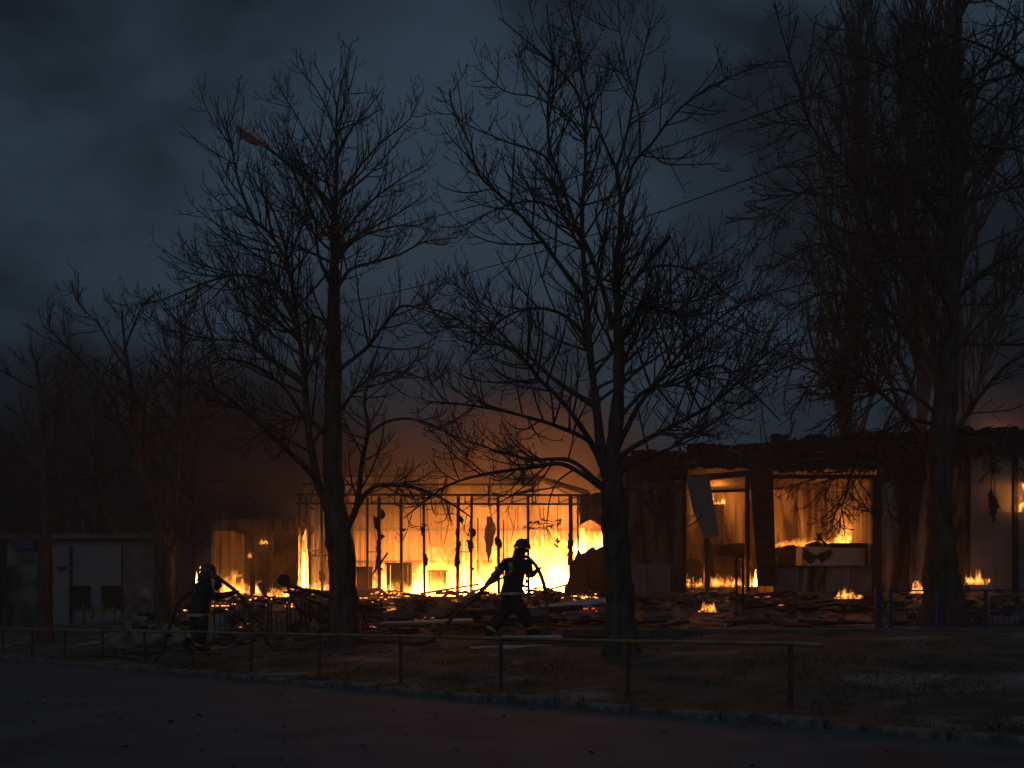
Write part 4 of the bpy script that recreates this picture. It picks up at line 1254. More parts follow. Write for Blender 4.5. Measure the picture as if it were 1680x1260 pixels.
board(945, 991, 21.5, 1.5, .3, .04, 16, 6, M["paleboard"], "broad pale sheet sloping up towards the big trunk", roll=20)
board(945, 1010, 20.0, .5, .25, .03, 30, 10, M["panel"], "short scorched offcut glowing orange before the big trunk", roll=25)
board(872, 1006, 19.5, .55, .3, .03, 24, 8, M["greywall"], "grey tile-like offcut behind the running firefighter's legs", roll=30)
board(700, 1020, 20.6, 1.9, .2, .03, 8, 2, M["paleboard"], "long pale plank on the ground behind the hose", roll=12)
board(650, 1024, 20.2, 1.2, .14, .03, -4, 0, M["greywall"], "grey plank right of the forked tree's foot", roll=12)
board(800, 1005, 21.5, 1.6, .35, .12, -10, 2, M["char"], "thick charred beam behind the running firefighter's knees")
board(905, 1000, 21.2, 1.3, .3, .12, 5, 3, M["char"], "thick charred beam by the foot of the hanging hose")
board(830, 985, 22.5, .5, .3, .04, 35, 35, M["char"], "charred flap sticking up behind the running firefighter", roll=20)
for i in range(34):
    px = rnd.uniform(900, 1440)
    d = rnd.uniform(19.5, 22.6)
    x = (px - 840) * d / F_PX
    z = hz(x, d) + .05
    py = HORIZON - (z - CAM_Z) * F_PX / d
    board(px, py, d, rnd.uniform(.5, 1.8), rnd.uniform(.08, .22), rnd.uniform(.02, .05), rnd.uniform(-35, 35), rnd.uniform(-7, 7), M["charwood"] if i % 4 else M["concrete"],
          "charred board lying among others before the shop", "charred boards before the shop", roll=rnd.uniform(-20, 20))
for i in range(22):
    px = rnd.uniform(600, 960)
    d = rnd.uniform(20.5, 24.2)
    x = (px - 840) * d / F_PX
    z = hz(x, d) + .05
    py = HORIZON - (z - CAM_Z) * F_PX / d
    board(px, py, d, rnd.uniform(.5, 1.7), rnd.uniform(.07, .2), rnd.uniform(.02, .05), rnd.uniform(-40, 40), rnd.uniform(-8, 8), M["charwood"],
          "charred board lying among others before the pavilion", "charred boards before the pavilion", roll=rnd.uniform(-20, 20))
# ------------------------------------------------------------------ street lamp and wires
D = 22.0
lx = (549 - 840) * D / F_PX
lz = gzf(lx, D)
def L_(px, py, d=D): return at(px, py, d)
lamp = tag(empty("street_lamp", (lx, D, lz)), "unlit street lamp whose arm leans out of the forked tree's crown", "street lamp")
MB().tube([(lx, D, lz - .1), (lx, D, lz + 4), tuple(L_(549, 400)), tuple(L_(549, 352))], [.13, .11, .085, .07], 10).build("pole", M["concrete"], lamp, smooth=True)
MB().tube([tuple(L_(549, 356)), tuple(L_(540, 330)), tuple(L_(500, 291)), tuple(L_(436, 240, D - .2))], [.045, .042, .04, .034], 8).build("arm", M["steel"], lamp, smooth=True)
a, b_ = L_(438, 241, D - .2), L_(388, 210, D - .35)
ax = (b_ - a).normalized()
up = Vector((0, 0, 1)); side = ax.cross(up).normalized(); up = side.cross(ax)
def lamp_loft(profile, name, mat, parent):
    vs, fs = [], []
    for t, w, h0, h1 in profile:
        c = a + (b_ - a) * t
        for sx, hh in ((-1, h0), (-.7, h1), (.7, h1), (1, h0)):
            vs.append(c + side * sx * w + up * hh)
    n = len(profile)
    for i in range(n - 1):
        for k in range(4):
            fs.append((4 * i + k, 4 * i + (k + 1) % 4, 4 * i + 4 + (k + 1) % 4, 4 * i + 4 + k))
    fs += [(3, 2, 1, 0), tuple(4 * (n - 1) + k for k in range(4))]
    return MB().add(vs, fs).build(name, mat, parent, bevel=.006)
head = lamp_loft([(-.02, .045, -.03, .05), (.25, .10, -.02, .10), (.5, .15, -.01, .13), (.8, .16, -.01, .13), (1.0, .12, 0, .09)], "lamp_head", M["lampmetal"], lamp)
lamp_loft([(.22, .085, -.025, -.07), (.5, .135, -.015, -.11), (.8, .14, -.015, -.11), (.97, .10, -.005, -.05)], "lamp_cover", M["lampglass"], head)
for (x0, y0, x1, y1) in ((390, 222, 380, 268), (424, 243, 426, 270)):
    p0, p1 = L_(x0, y0, D - .3), L_(x1, y1, D - .3)
    MB().tube([p0, (p0 + p1) / 2 + Vector((.05, 0, 0)), p1], .008, 5).build("loose_wire", M["cable"], lamp)
def wire(p0, p1, sag, label):
    pts = []
    for i in range(25):
        t = i / 24
        p = p0.lerp(p1, t)
        p.z -= sag * 4 * t * (1 - t)
        pts.append(p)
    tag(MB().tube(pts, .008, 5).build("overhead_wire", M["cable"]), label, "wire")
wire(L_(549, 392), at(1900, -60, 9.0), .28, "upper overhead wire running from the lamp post up to the right")
wire(L_(549, 500), at(1900, 20, 10.0), .35, "lower overhead wire running from the lamp post up to the right")

# ------------------------------------------------------------------ fences and railings
fence = tag(empty("rail_fence", (0, 11.8, 0)), "low fence with one yellowish tube rail on posts along the kerb", "fence")
xs = [2.58 - 1.355 * i for i in range(-1 + 1, 15)]
pts = []
for i, x in enumerate(xs):
    y = 11.8 - x
    g0 = gzf(x, y)
    MB().bar((x, y, g0 - .15), (x + rnd.uniform(-.015, .015), y, .60), .045).build("post", M["redpost"], fence, bevel=.006)
    pts.append((x, y, .615 + rnd.uniform(-.012, .008)))
x0 = xs[0] + .22
pts = [(x0, 11.8 - x0, .612)] + pts
for i in range(0, len(pts) - 1, 3):
    seg = pts[i:i + 4]
    MB().tube(seg, .021, 8).build("rail", M["rail"], fence, smooth=True)

bf = tag(empty("blue_fence", (7.5, 18.9, .65)), "low blue metal fence before the shop wall at right", "fence")
d = 18.8
def xf(px): return (px - 840) * d / F_PX
def zf(py): return CAM_Z + (HORIZON - py) * d / F_PX
MB().span(xf(1436), xf(1446), d - .05, d + .05, .4, zf(964)).build("post", M["bluepaint"], bf, bevel=.01)
for px in (1461, 1540, 1617, 1700, 1780):
    MB().span(xf(px) - .03, xf(px) + .03, d - .03, d + .03, .4, zf(968)).build("post", M["bluepaint"], bf, bevel=.008)
for py in (969, 1000, 1026):
    MB().bar((xf(1460), d, zf(py)), (xf(1790), d, zf(py - 1)), .03).build("rail", M["bluepaint"], bf)
for i in range(34):
    px = 1470 + i * 9.3
    MB().bar((xf(px), d, zf(1026)), (xf(px) + rnd.uniform(-.01, .01), d, zf(1000)), .016).build("bar", M["bluepaint"], bf)

hf = tag(empty("hoop_fence", (-6, 23, .7)), "low fence of square metal hoops before the left wing", "fence")
d = 23.0
for i in range(9):
    px = 352 + i * 31
    g0 = gzf(xf(px), d)
    zt = zf(986 + (i % 3) * 2) * 1.0
    zt = CAM_Z + (HORIZON - (986 + (i % 2) * 3)) * d / F_PX
    xa0, xa1 = (px - 840) * d / F_PX, (px + 26 - 840) * d / F_PX
    MB().tube([(xa0, d, g0 - .1), (xa0, d, zt - .03), (xa0 + .03, d, zt), (xa1 - .03, d, zt), (xa1, d, zt - .03), (xa1, d, g0 - .1)], .02, 6).build("hoop", M["char"], hf)
    MB().bar((xa0, d, zt - .2), (xa1, d, zt - .21), .022).build("crossbar", M["char"], hf)
    for k in (1, 2):
        xm = xa0 + (xa1 - xa0) * k / 3
        MB().bar((xm, d, g0 + .05), (xm, d, zt - .2), .016).build("bar", M["char"], hf)

sr = tag(empty("stair_railing", (5.0, 21.6, .9)), "bent black handrail at the shop steps", "railing")
d = 21.6
def xs_(px): return (px - 840) * d / F_PX
def zs_(py): return CAM_Z + (HORIZON - py) * d / F_PX
MB().tube([(xs_(1208), d, .8), (xs_(1208), d, zs_(918)), (xs_(1210), d, zs_(914)), (xs_(1233), d + .7, zs_(903))], .028, 8).build("handrail", M["char"], sr)
MB().tube([(xs_(1223), d + .2, .8), (xs_(1222), d + .2, zs_(908))], .026, 8).build("post", M["char"], sr)
stp = tag(empty("steps", (4.6, 22.3, .9)), "three concrete steps up to the shop doorway", "steps")
for i in range(3):
    MB().span(3.9, 5.4, 22.2 + i * .36, 23.34, .9 + .05 * i, 1.1 + i * .115).build("step", M["concrete"], stp, bevel=.012)

yb = tag(empty("yellow_barrier", (-11.6, 28, .7)), "yellow painted metal barrier before the pale kiosk", "barrier")
d = 28.0
def yx(px): return (px - 840) * d / F_PX
def yz(py): return CAM_Z + (HORIZON - py) * d / F_PX
for px, p0, p1 in ((137, 1020, 990), (169, 1008, 988), (187, 1018, 990), (152, 1010, 996)):
    MB().bar((yx(px), d, yz(p0) - .1), (yx(px), d, yz(p1)), .07).build("post", M["yellow"], yb, bevel=.008)
MB().bar((yx(150), d, yz(999)), (yx(188), d, yz(1000)), .05).build("rail", M["yellow"], yb)
o = MB().bar((yx(256), d - 1, yz(1020) - .1), (yx(255), d - 1, yz(989)), .06).build("yellow_post", M["yellow"], bevel=.008)
tag(o, "single yellow post just left of the low-forked tree's trunk", "post")

# toppled frame before the left corner of the pavilion
tf = tag(empty("toppled_frame", (-4.2, 20.8, .5)), "toppled tubular metal frame with a round seat, by the forked tree's trunk", "frame")
d = 20.6
def P_(px, py, dd=0.0): return tuple(at(px, py, d + dd))
mb = MB()
c = at(466, 952, d)
n = 14
for i in range(n):
    pass
rings = []
mbv, mbf = [], []
for k, (yy, rr) in enumerate(((-.09, .05), (-.08, .11), (-.02, .135), (.05, .125), (.08, .06))):
    for i in range(n):
        t = 2 * math.pi * i / n
        mbv.append((c.x + math.cos(t) * rr * (1.08 if i % 3 else .94), d + yy, c.z + math.sin(t) * rr * .95))
for k in range(4):
    for i in range(n):
        mbf.append((k * n + i, k * n + (i + 1) % n, (k + 1) * n + (i + 1) % n, (k + 1) * n + i))
mbf += [tuple(range(n)), tuple(4 * n + i for i in range(n - 1, -1, -1))]
MB().add(mbv, mbf).build("round_seat", M["char"], tf)
for pts, r in (([P_(470, 958), P_(481, 985, .02), P_(492, 1003, .04), P_(494, 1016, .03), P_(482, 1036, 0)], .035),
               ([P_(474, 961), P_(510, 970, .1), P_(545, 980, .2), P_(612, 999, .35)], .042),
               ([P_(484, 975, .02), P_(520, 990, .1), P_(545, 1001, .2), P_(580, 1012, .3)], .026),
               ([P_(508, 990, .1), P_(516, 1006, .1), P_(528, 1030, 0), P_(535, 1036, 0)], .026),
               ([P_(589, 993, .3), P_(597, 1010, .3), P_(606, 1034, .2)], .03),
               ([P_(495, 982, .05), P_(493, 1003, .05)], .022), ([P_(499, 988, .1), P_(503, 1032, .1)], .022),
               ([P_(506, 988, .1), P_(511, 1020, .1)], .022), ([P_(492, 1006, .05), P_(545, 1018, .2)], .02)):
    MB().tube(pts, r, 7).build("tube", M["char"], tf, smooth=True)
MB().box(P_(484, 1034), (.16, .12, .06)).build("foot", M["char"], tf, bevel=.01)

# ------------------------------------------------------------------ far buildings on the left
kd = 36.0
def kx(px): return (px - 840) * kd / F_PX
def kz(py): return CAM_Z + (HORIZON - py) * kd / F_PX
ki = tag(empty("kiosk", (kx(120), kd, .6)), "pale low kiosk with two black square openings at far left", "kiosk")
MB().span(kx(8), kx(290), kd + .2, kd + 5, .4, kz(884)).build("wall", M["render"], ki)
MB().span(kx(4), kx(294), kd - .1, kd + 5.2, kz(884), kz(876)).build("roof", M["concrete"], ki)
MB().span(kx(12), kx(62), kd, kd + .195, .4, kz(903)).build("stained_wall", M["mural"], ki)
MB().span(kx(91), kx(116), kd - .15, kd + .195, .4, kz(896)).build("pillar", M["render"], ki)
MB().span(kx(98), kx(111), kd - .2, kd - .15, kz(935), kz(930)).build("plaque", M["black"], ki)
MB().span(kx(118), kx(198), kd + .05, kd + .195, .4, kz(895)).build("white_wall", M["render"], ki)
MB().span(kx(200), kx(288), kd + .1, kd + .195, .4, kz(890)).build("grey_wall", M["concrete"], ki)
for p0, p1 in ((118, 147), (167, 197)):
    s_ = MB().span(kx(p0), kx(p1), kd - .05, kd + .05, kz(998), kz(961)).build("painted_opening", M["black"], ki)  # near-black slab on the wall, the dark of an opening put into colour
    MB().span(kx(p0) - .03, kx(p1) + .03, kd - .09, kd - .05, kz(962.5), kz(960)).build("opening_trim", M["steel"], s_)
MB().span(kx(22), kx(60), kd - .2, kd, kz(901), kz(882)).build("awning", M["bluepaint"], ki)
o = MB().span(kx(-20), kx(9), kd - 1, kd - .2, .4, kz(922)).build("yellow_cabinet", M["yellow"], bevel=.03)
tag(o, "yellow cabinet cut by the left edge of the picture", "cabinet")

def apartment(px0, px1, ptop, d, storeys, label, seed):
    x0, x1 = (px0 - 840) * d / F_PX, (px1 - 840) * d / F_PX
    zt = CAM_Z + (HORIZON - ptop) * d / F_PX
    ab = tag(empty("apartment_block", ((x0 + x1) / 2, d, .9)), label, "building")
    MB().span(x0, x1, d, d + 11, 0, zt).build("wall", M["farblock"], ab)
    MB().span(x0 - .3, x1 + .3, d - .3, d + 11.3, zt, zt + .5).build("roof", M["concrete"], ab)
    fh = (zt - 1.5) / storeys
    nb = int((x1 - x0) / 2.9)
    for s in range(storeys):
        for i in range(nb):
            cx, cz = x0 + (i + .5) * (x1 - x0) / nb, 1.5 + (s + .55) * fh
            f = MB().span(cx - .75, cx + .75, d - .06, d - .003, cz - .75, cz + .75).build("window", M["farframe"], ab)
            MB().span(cx - .68, cx - .04, d - .08, d - .06, cz - .68, cz + .68).span(cx + .04, cx + .68, d - .08, d - .06, cz - .68, cz + .68).build("pane", M["darkglass"], f)
            if i % 4 == 1:
                MB().span(cx - 1.2, cx + 1.2, d - 1.0, d - .1, cz - 1.25, cz - .55).build("balcony", M["farblock"], ab)
apartment(100, 420, 690, 95.0, 6, "dim apartment block behind the trees at left", 1)

# ------------------------------------------------------------------ firefighters
def skin_body(name, joints, bones, root, parent, extra=()):
    """Grow one continuous surface from joints {key: (point, radius)} and bones; extra: loose chains (fingers)."""
    keys = list(joints)
    vs = [tuple(joints[k][0]) for k in keys]
    rs = [joints[k][1] for k in keys]
    es = [(keys.index(a), keys.index(b)) for a, b in bones]
    roots = {keys.index(root)}
    for chain in extra:
        b = len(vs)
        roots.add(b)
        for i, (p, r) in enumerate(chain):
            vs.append(tuple(p)); rs.append(r)
            if i: es.append((b + i - 1, b + i))
    me = bpy.data.meshes.new(name + "_bones")
    me.from_pydata(vs, es, [])
    o = bpy.data.objects.new(name + "_bones", me)
    col.objects.link(o)
    o.modifiers.new("skin", "SKIN")
    sd = me.skin_vertices[0].data
    for i, r in enumerate(rs):
        rr = r if hasattr(r, "__len__") else (r, r)
        sd[i].radius = rr
        sd[i].use_root = i in roots
    sub = o.modifiers.new("sub", "SUBSURF"); sub.levels = sub.render_levels = 2
    dg = bpy.context.evaluated_depsgraph_get()
    new = bpy.data.meshes.new_from_object(o.evaluated_get(dg))
    bpy.data.objects.remove(o)
    bpy.data.meshes.remove(me)
    new.polygons.foreach_set("use_smooth", [True] * len(new.polygons))
    return new

def ring_band(p, q, f0, f1, r, mat, name, parent):
    p, q = Vector(p), Vector(q)
    return MB().tube([p.lerp(q, f0), p.lerp(q, f1)], r, 14, cap=False).build(name, mat, parent, smooth=True)

def loft(rings, name, mat, parent, n=20, cap=True):
    """rings: (centre, half vector across, half vector deep)."""
    vs, fs = [], []
    for c, u, w in rings:
        for k in range(n):
            t = 2 * math.pi * k / n
            vs.append(Vector(c) + Vector(u) * math.cos(t) + Vector(w) * math.sin(t))
    for i in range(len(rings) - 1):
        for k in range(n):
            fs.append((i * n + k, i * n + (k + 1) % n, (i + 1) * n + (k + 1) % n, (i + 1) * n + k))
    if cap:
        fs += [tuple(range(n - 1, -1, -1)), tuple((len(rings) - 1) * n + k for k in range(n))]
    return MB().add(vs, fs).build(name, mat, parent, smooth=True)

def fingers(palm, fwd, curl, across):
    """Five bent fingers closing round what the hand holds."""
    fwd, curl, across = Vector(fwd).normalized(), Vector(curl).normalized(), Vector(across).normalized()
    out = []
    for i, (o_, ln) in enumerate(((-.03, .070), (-.010, .080), (.011, .075), (.031, .058))):
        b = Vector(palm) + across * o_
        p1 = b + fwd * ln * .55
        p2 = p1 + (fwd * .45 + curl).normalized() * ln * .45
        p3 = p2 + (curl - fwd * .5).normalized() * ln * .4
        out.append([(b, .012), (p1, .0115), (p2, .0105), (p3, .009)])
    b = Vector(palm) - across * .03
    p1 = b - across * .035 + fwd * .015
    out.append([(b, .013), (p1, .012), (p1 + (curl * .8 + fwd * .5 - across * .2).normalized() * .035, .0105)])
    return out

def helmet(head, look, parent, r=.135):
    """Shell with brim, neck guard and crest."""
    look = Vector(look).normalized()
    up = Vector((0, 0, 1)); sd = look.cross(up).normalized(); up = sd.cross(look).normalized()
    vs, fs, n, m = [], [], 20, 8
    for j in range(m + 1):
        ph = math.pi / 2 * (1 - j / m) - .18 * (j / m)
        for i in range(n):
            t = 2 * math.pi * i / n
            k = 1.0 + (.14 * max(0, math.cos(t)) + .10 * max(0, -math.cos(t))) * (j / m) ** 4
            vs.append(head + look * (math.cos(t) * math.cos(ph) * r * 1.1 * k) + sd * (math.sin(t) * math.cos(ph) * r * .95 * (1 + .05 * (j / m) ** 4)) + up * (math.sin(ph) * r * 1.02 + .035))
    for j in range(m):
        for i in range(n):
            fs.append((j * n + i, (j + 1) * n + i, (j + 1) * n + (i + 1) % n, j * n + (i + 1) % n))
    fs.append(tuple(m * n + i for i in range(n)))
    h = MB().add(vs, fs).build("helmet", M["helmet"], parent, smooth=True)
    crest = [head + look * (r * 1.1 * math.cos(a)) + up * (r * 1.04 * math.sin(a) + .038) for a in np.linspace(.5, 2.6, 9)]
    MB().tube(crest, .014, 6).build("crest", M["helmet"], h, smooth=True)
    # neck guard cloth
    loft([(head - look * .02 + up * .0, sd * r * .86, look * r * .9), (head - look * .05 - up * .10, sd * r * .82, look * r * .8), (head - look * .06 - up * .17, sd * r * .95, look * r * .85)], "neck_guard", M["cloth"], h, cap=False)
    return h

def boot(ankle, fwd, parent, lift=0.0):
    fwd = Vector(fwd).normalized()
    a = Vector(ankle)
    sd = fwd.cross(Vector((0, 0, 1))).normalized(); up = sd.cross(fwd).normalized()
    heel = a - fwd * .06 - up * .055
    toe = a + fwd * .21 - up * .075
    rings = []
    for t, w, h in ((0, .035, .035), (.1, .05, .055), (.35, .052, .06), (.65, .055, .048), (.9, .05, .038), (1, .03, .025)):
        rings.append((heel.lerp(toe, t), sd * w, up * h))
    b_ = loft(rings, "boot", M["boot"], parent, 12)
    MB().tube([a - up * .06, a + up * .06, a + up * .2], [.066, .066, .075], 12).build("shaft", M["boot"], b_, smooth=True)
    return b_

def face_on(me, head, look):
    me.materials.append(M["cloth"]); me.materials.append(M["skin"]); me.materials.append(M["glove"])

def figure(name, label, d, J, look, chest_fwd, hands, feet, coat, bands, marks):
    """J: joint -> (px, py, depth offset, radius)."""
    P = {k: at(v[0], v[1], d + v[2]) for k, v in J.items()}
    foot_z = min(P["l_ankle"].z, P["r_ankle"].z)
    root = tag(empty(name, (P["pelvis"].x, d, foot_z - .13)), label, "person")
    joints = {k: (P[k], J[k][3]) for k in J}
    bones = [("pelvis", "belly"), ("belly", "chest"), ("chest", "neck"), ("neck", "head"), ("head", "crown"),
             ("chest", "l_shoulder"), ("l_shoulder", "l_elbow"), ("l_elbow", "l_wrist"), ("l_wrist", "l_palm"),
             ("chest", "r_shoulder"), ("r_shoulder", "r_elbow"), ("r_elbow", "r_wrist"), ("r_wrist", "r_palm"),
             ("pelvis", "l_hip"), ("l_hip", "l_knee"), ("l_knee", "l_ankle"), ("pelvis", "r_hip"), ("r_hip", "r_knee"), ("r_knee", "r_ankle")]
    lookv = Vector(look).normalized()
    extra = []
    for k, (fwd, curl, across) in hands.items():
        extra += fingers(P[k], fwd, curl, across)
    # nose and chin
    hd = P["head"]
    me = skin_body("body", joints, bones, "pelvis", root, extra)
    me.materials.append(M["cloth"]); me.materials.append(M["skin"]); me.materials.append(M["glove"])
    cr = P["crown"]
    for p in me.polygons:
        c = p.center
        if (c - hd).length < .17 and (c - hd).dot(lookv) > .02: p.material_index = 1
        elif min((c - P["l_palm"]).length, (c - P["r_palm"]).length) < .12: p.material_index = 2
    body = link("body", me, None, root)
    # facial features on the side that looks forward
    upv = Vector((0, 0, 1)); sdv = lookv.cross(upv).normalized(); upv = sdv.cross(lookv).normalized()
    fc = hd + lookv * .085
    MB().tube([fc + upv * .02 + lookv * .005, fc - upv * .005 + lookv * .03, fc - upv * .02 + lookv * .012], [.009, .016, .008], 7).build("nose", M["skin"], body, smooth=True)
    for s in (-1, 1):
        MB().tube([fc + sdv * (.033 * s - .012) + upv * .02, fc + sdv * .033 * s + upv * .022 + lookv * .004, fc + sdv * (.033 * s + .012) + upv * .02], [.004, .009, .004], 6).build("eye", M["boot"], body, smooth=True)
        MB().tube([hd + sdv * s * .085 + upv * .03, hd + sdv * s * .098, hd + sdv * s * .085 - upv * .03], [.01, .018, .01], 6).build("ear", M["skin"], body, smooth=True)
    MB().tube([fc - sdv * .025 - upv * .045, fc - upv * .047 + lookv * .006, fc + sdv * .025 - upv * .045], [.004, .007, .004], 6).build("mouth", M["glove"], body, smooth=True)
    helmet(hd.lerp(cr, .4), look, root)
    for k, f in feet.items():
        boot(P[k], f, root)
    cf = Vector(chest_fwd).normalized()
    cs = cf.cross(Vector((0, 0, 1))).normalized()
    rings = []
    for (px, py, dd, hw, hd_) in coat:
        rings.append((at(px, py, d + dd), cs * hw, cf * hd_))
    jk = loft(rings, "jacket", M["cloth"], root, 22, cap=False)
    c0, u0, w0 = rings[-1]
    c1, u1, w1 = rings[-2]
    loft([(Vector(c0) * .55 + Vector(c1) * .45, (u0 * .55 + u1 * .45) * 1.025, (w0 * .55 + w1 * .45) * 1.03), (Vector(c0) * .97 + Vector(c1) * .03, u0 * 1.025, w0 * 1.03)], "hem_band", M["reflect"], jk, 22, cap=False)
    for (k0, k1, f0, f1, r, mm) in bands:
        ring_band(P[k0], P[k1], f0, f1, r, M[mm], "sleeve_band" if "elbow" in k0 + k1 or "shoulder" in k0 else "trouser_band", body)
    for poly, dd, mm in marks:
        vs = [tuple(at(x, y, d + dd)) for x, y in poly]
        vs += [(x, y + .012, z) for x, y, z in vs]
        n = len(poly)
        MB().add(vs, [tuple(range(n)), tuple(range(2 * n - 1, n - 1, -1))] + [(i, n + i, n + (i + 1) % n, (i + 1) % n) for i in range(n)]).build("reflective_mark", M[mm], jk)
    return root, P

J2 = dict(pelvis=(838, 984, 0, (.165, .14)), belly=(841, 962, 0, (.165, .14)), chest=(847, 934, 0, (.17, .15)), neck=(852, 916, 0, .08), head=(857, 905, -.02, .088), crown=(856, 894, -.02, .085),
          l_shoulder=(829, 924, .10, .10), l_elbow=(814, 943, .08, .078), l_wrist=(801, 957, .02, .056), l_palm=(796, 963, .0, .04),
          r_shoulder=(866, 925, -.12, .098), r_elbow=(870, 946, -.2, .075), r_wrist=(878, 939, -.26, .054), r_palm=(882, 934, -.27, .04),
          l_hip=(833, 992, .09, .15), l_knee=(823, 1012, .06, .125), l_ankle=(804, 1037, .0, .095),
          r_hip=(845, 992, -.09, .15), r_knee=(861, 1008, -.14, .13), r_ankle=(869, 1031, -.06, .095))
figure("person", "firefighter striding to the right in dark turnout gear, pulling a hose over the shoulder", 18.0, J2, (1, .35, -.08), (.8, .55, 0),
       {"l_palm": ((-.6, -.2, -.6), (.3, -.9, .1), (-.3, -.3, .5)), "r_palm": ((.5, .1, .6), (.6, -.5, -.3), (.2, .6, .2))},
       {"l_ankle": (.75, .1, -.5), "r_ankle": (1, .1, .12)},
       [(848, 918, 0, .12, .12), (847, 926, 0, .235, .165), (845, 940, 0, .225, .17), (842, 956, 0, .215, .17), (840, 966, 0, .225, .18), (839, 977, 0, .245, .20)],
       [("l_shoulder", "l_elbow", .55, .72, .103, "reflect"), ("l_elbow", "l_wrist", .1, .3, .085, "reflect"), ("r_elbow", "r_wrist", .3, .5, .075, "reflect"),
        ("l_knee", "l_ankle", .80, .93, .108, "hivis"), ("r_knee", "r_ankle", .80, .93, .108, "hivis")],
       [([(835, 922), (841, 922), (842, 932), (838, 941), (834, 941), (837, 931), (834, 927)], -.235, "reflect")])
J1 = dict(pelvis=(326, 1003, 0, (.165, .14)), belly=(328, 985, 0, (.165, .15)), chest=(334, 966, 0, (.17, .15)), neck=(339, 953, 0, .08), head=(342, 945, -.02, .088), crown=(340, 935, -.02, .085),
          l_shoulder=(326, 963, .14, .10), l_elbow=(352, 980, .25, .075), l_wrist=(380, 974, .1, .054), l_palm=(387, 971, .02, .04),
          r_shoulder=(344, 961, -.16, .10), r_elbow=(361, 961, -.2, .08), r_wrist=(354, 947, -.16, .056), r_palm=(351, 943, -.13, .04),
          l_hip=(321, 1010, .08, .13), l_knee=(318, 1035, .06, .10), l_ankle=(309, 1053, .12, .08),
          r_hip=(330, 1010, -.08, .135), r_knee=(333, 1036, -.16, .105), r_ankle=(326, 1058, -.1, .085))
figure("person", "firefighter seen from behind, shouldering a hose beside the low-forked tree", 18.3, J1, (1, .55, -.25), (.75, .6, 0),
       {"l_palm": ((.6, 0, .2), (.3, -.6, -.6), (.1, .6, .3)), "r_palm": ((-.3, .3, .7), (.5, .3, .4), (.5, .4, .1))},
       {"l_ankle": (.6, .2, -.75), "r_ankle": (1, .4, -.02)},
       [(337, 955, 0, .13, .12), (334, 963, 0, .235, .17), (331, 976, 0, .22, .175), (328, 990, 0, .215, .175), (326, 1001, 0, .225, .185), (324, 1012, 0, .235, .195)],
       [("l_elbow", "l_wrist", .05, .25, .085, "hivis"), ("l_shoulder", "l_elbow", .75, .9, .09, "reflect"), ("l_knee", "l_ankle", .15, .5, .1, "hivis"), ("r_knee", "r_ankle", .82, .98, .098, "hivis"), ("r_shoulder", "r_elbow", .45, .7, .1, "reflect")],
       [([(318, 968), (323, 962), (325, 972), (321, 980), (317, 977)], -.14, "hivis")])

def hose(pts, label):
    P = catmull([tuple(p) for p in pts], 70)
    tag(MB().tube([tuple(p) for p in P], .034, 10).build("fire_hose", M["hose"], smooth=True), label, "hose")
def gpt(px, d, up=.035):
    x = (px - 840) * d / F_PX
    return Vector((x, d, hz(x, d) + up))
d = 18.0
hose([gpt(560, 19.6), gpt(640, 18.9), gpt(705, 18.3), at(745, 1010, d), at(775, 984, d), at(796, 964, d - .04), at(818, 940, d - .02), at(842, 917, d + .04), at(862, 913, d - .16), at(873, 921, d - .26), at(883, 934, d - .31), at(892, 958, d - .33), at(897, 990, d - .3), gpt(893, 17.6, .12), gpt(872, 17.4), gpt(830, 17.7), gpt(780, 18.2)],
     "hose trailing behind the striding firefighter and looping down before him")
d = 18.3
hose([gpt(150, 21.5), gpt(215, 20.0), gpt(258, 19.0, .05), at(290, 993, d), at(314, 968, d - .1), at(333, 951, d - .16), at(350, 944, d - .2), at(370, 957, d - .1), at(388, 971, d - .03), at(410, 999, d + .1), at(428, 1028, d + .25), gpt(450, 18.9, .05), gpt(500, 19.4), gpt(560, 20.2)],
     "hose running over the left-hand firefighter's shoulder")

# ------------------------------------------------------------------ young leaves on the low bough before the fire
D = 13.6
sp = tag(empty("leafy_bough", at(935, 770, D)), "drooping bough with young leaf clusters before the brightest flames", "branch")
stem = [at(945, 768, D), at(915, 790, D - .1), at(903, 815, D - .2), at(899, 840, D - .25), at(897, 868, D - .3), at(903, 886, D - .3)]
MB().tube([tuple(p) for p in catmull([tuple(p) for p in stem], 18)], list(np.linspace(.016, .004, 18)), 5).build("stem", M["twig"], sp, smooth=True)
leafs = []
for (px, py) in ((893, 853), (870, 866), (862, 864), (916, 854), (918, 858), (913, 888), (912, 893), (880, 857), (872, 858), (905, 862)):
    a0 = at(898, min(py, 868), D - .28)
    p = at(px, py, D - .28 + rnd.uniform(-.15, .15))
    MB().tube([a0, (a0 + p) / 2 + Vector((0, 0, -.02)), p], [.005, .004, .003], 4).build("twig", M["twig"], sp)
    for k in range(7):
        dv = Vector((rnd.uniform(-1, 1), rnd.uniform(-1, 1), rnd.uniform(-1, .7))).normalized()
        sv = dv.cross(Vector((rnd.uniform(-1, 1), rnd.uniform(-1, 1), rnd.uniform(-1, 1)))).normalized()
        L = rnd.uniform(.04, .075)
        mb = MB()
        mb.add([p, p + dv * L * .5 + sv * L * .25, p + dv * L, p + dv * L * .5 - sv * L * .25, p + dv * L * .5 + dv.cross(sv) * L * .1], [(0, 1, 4), (1, 2, 4), (2, 3, 4), (3, 0, 4)])
        mb.build("leaf", M["leaf"], sp)

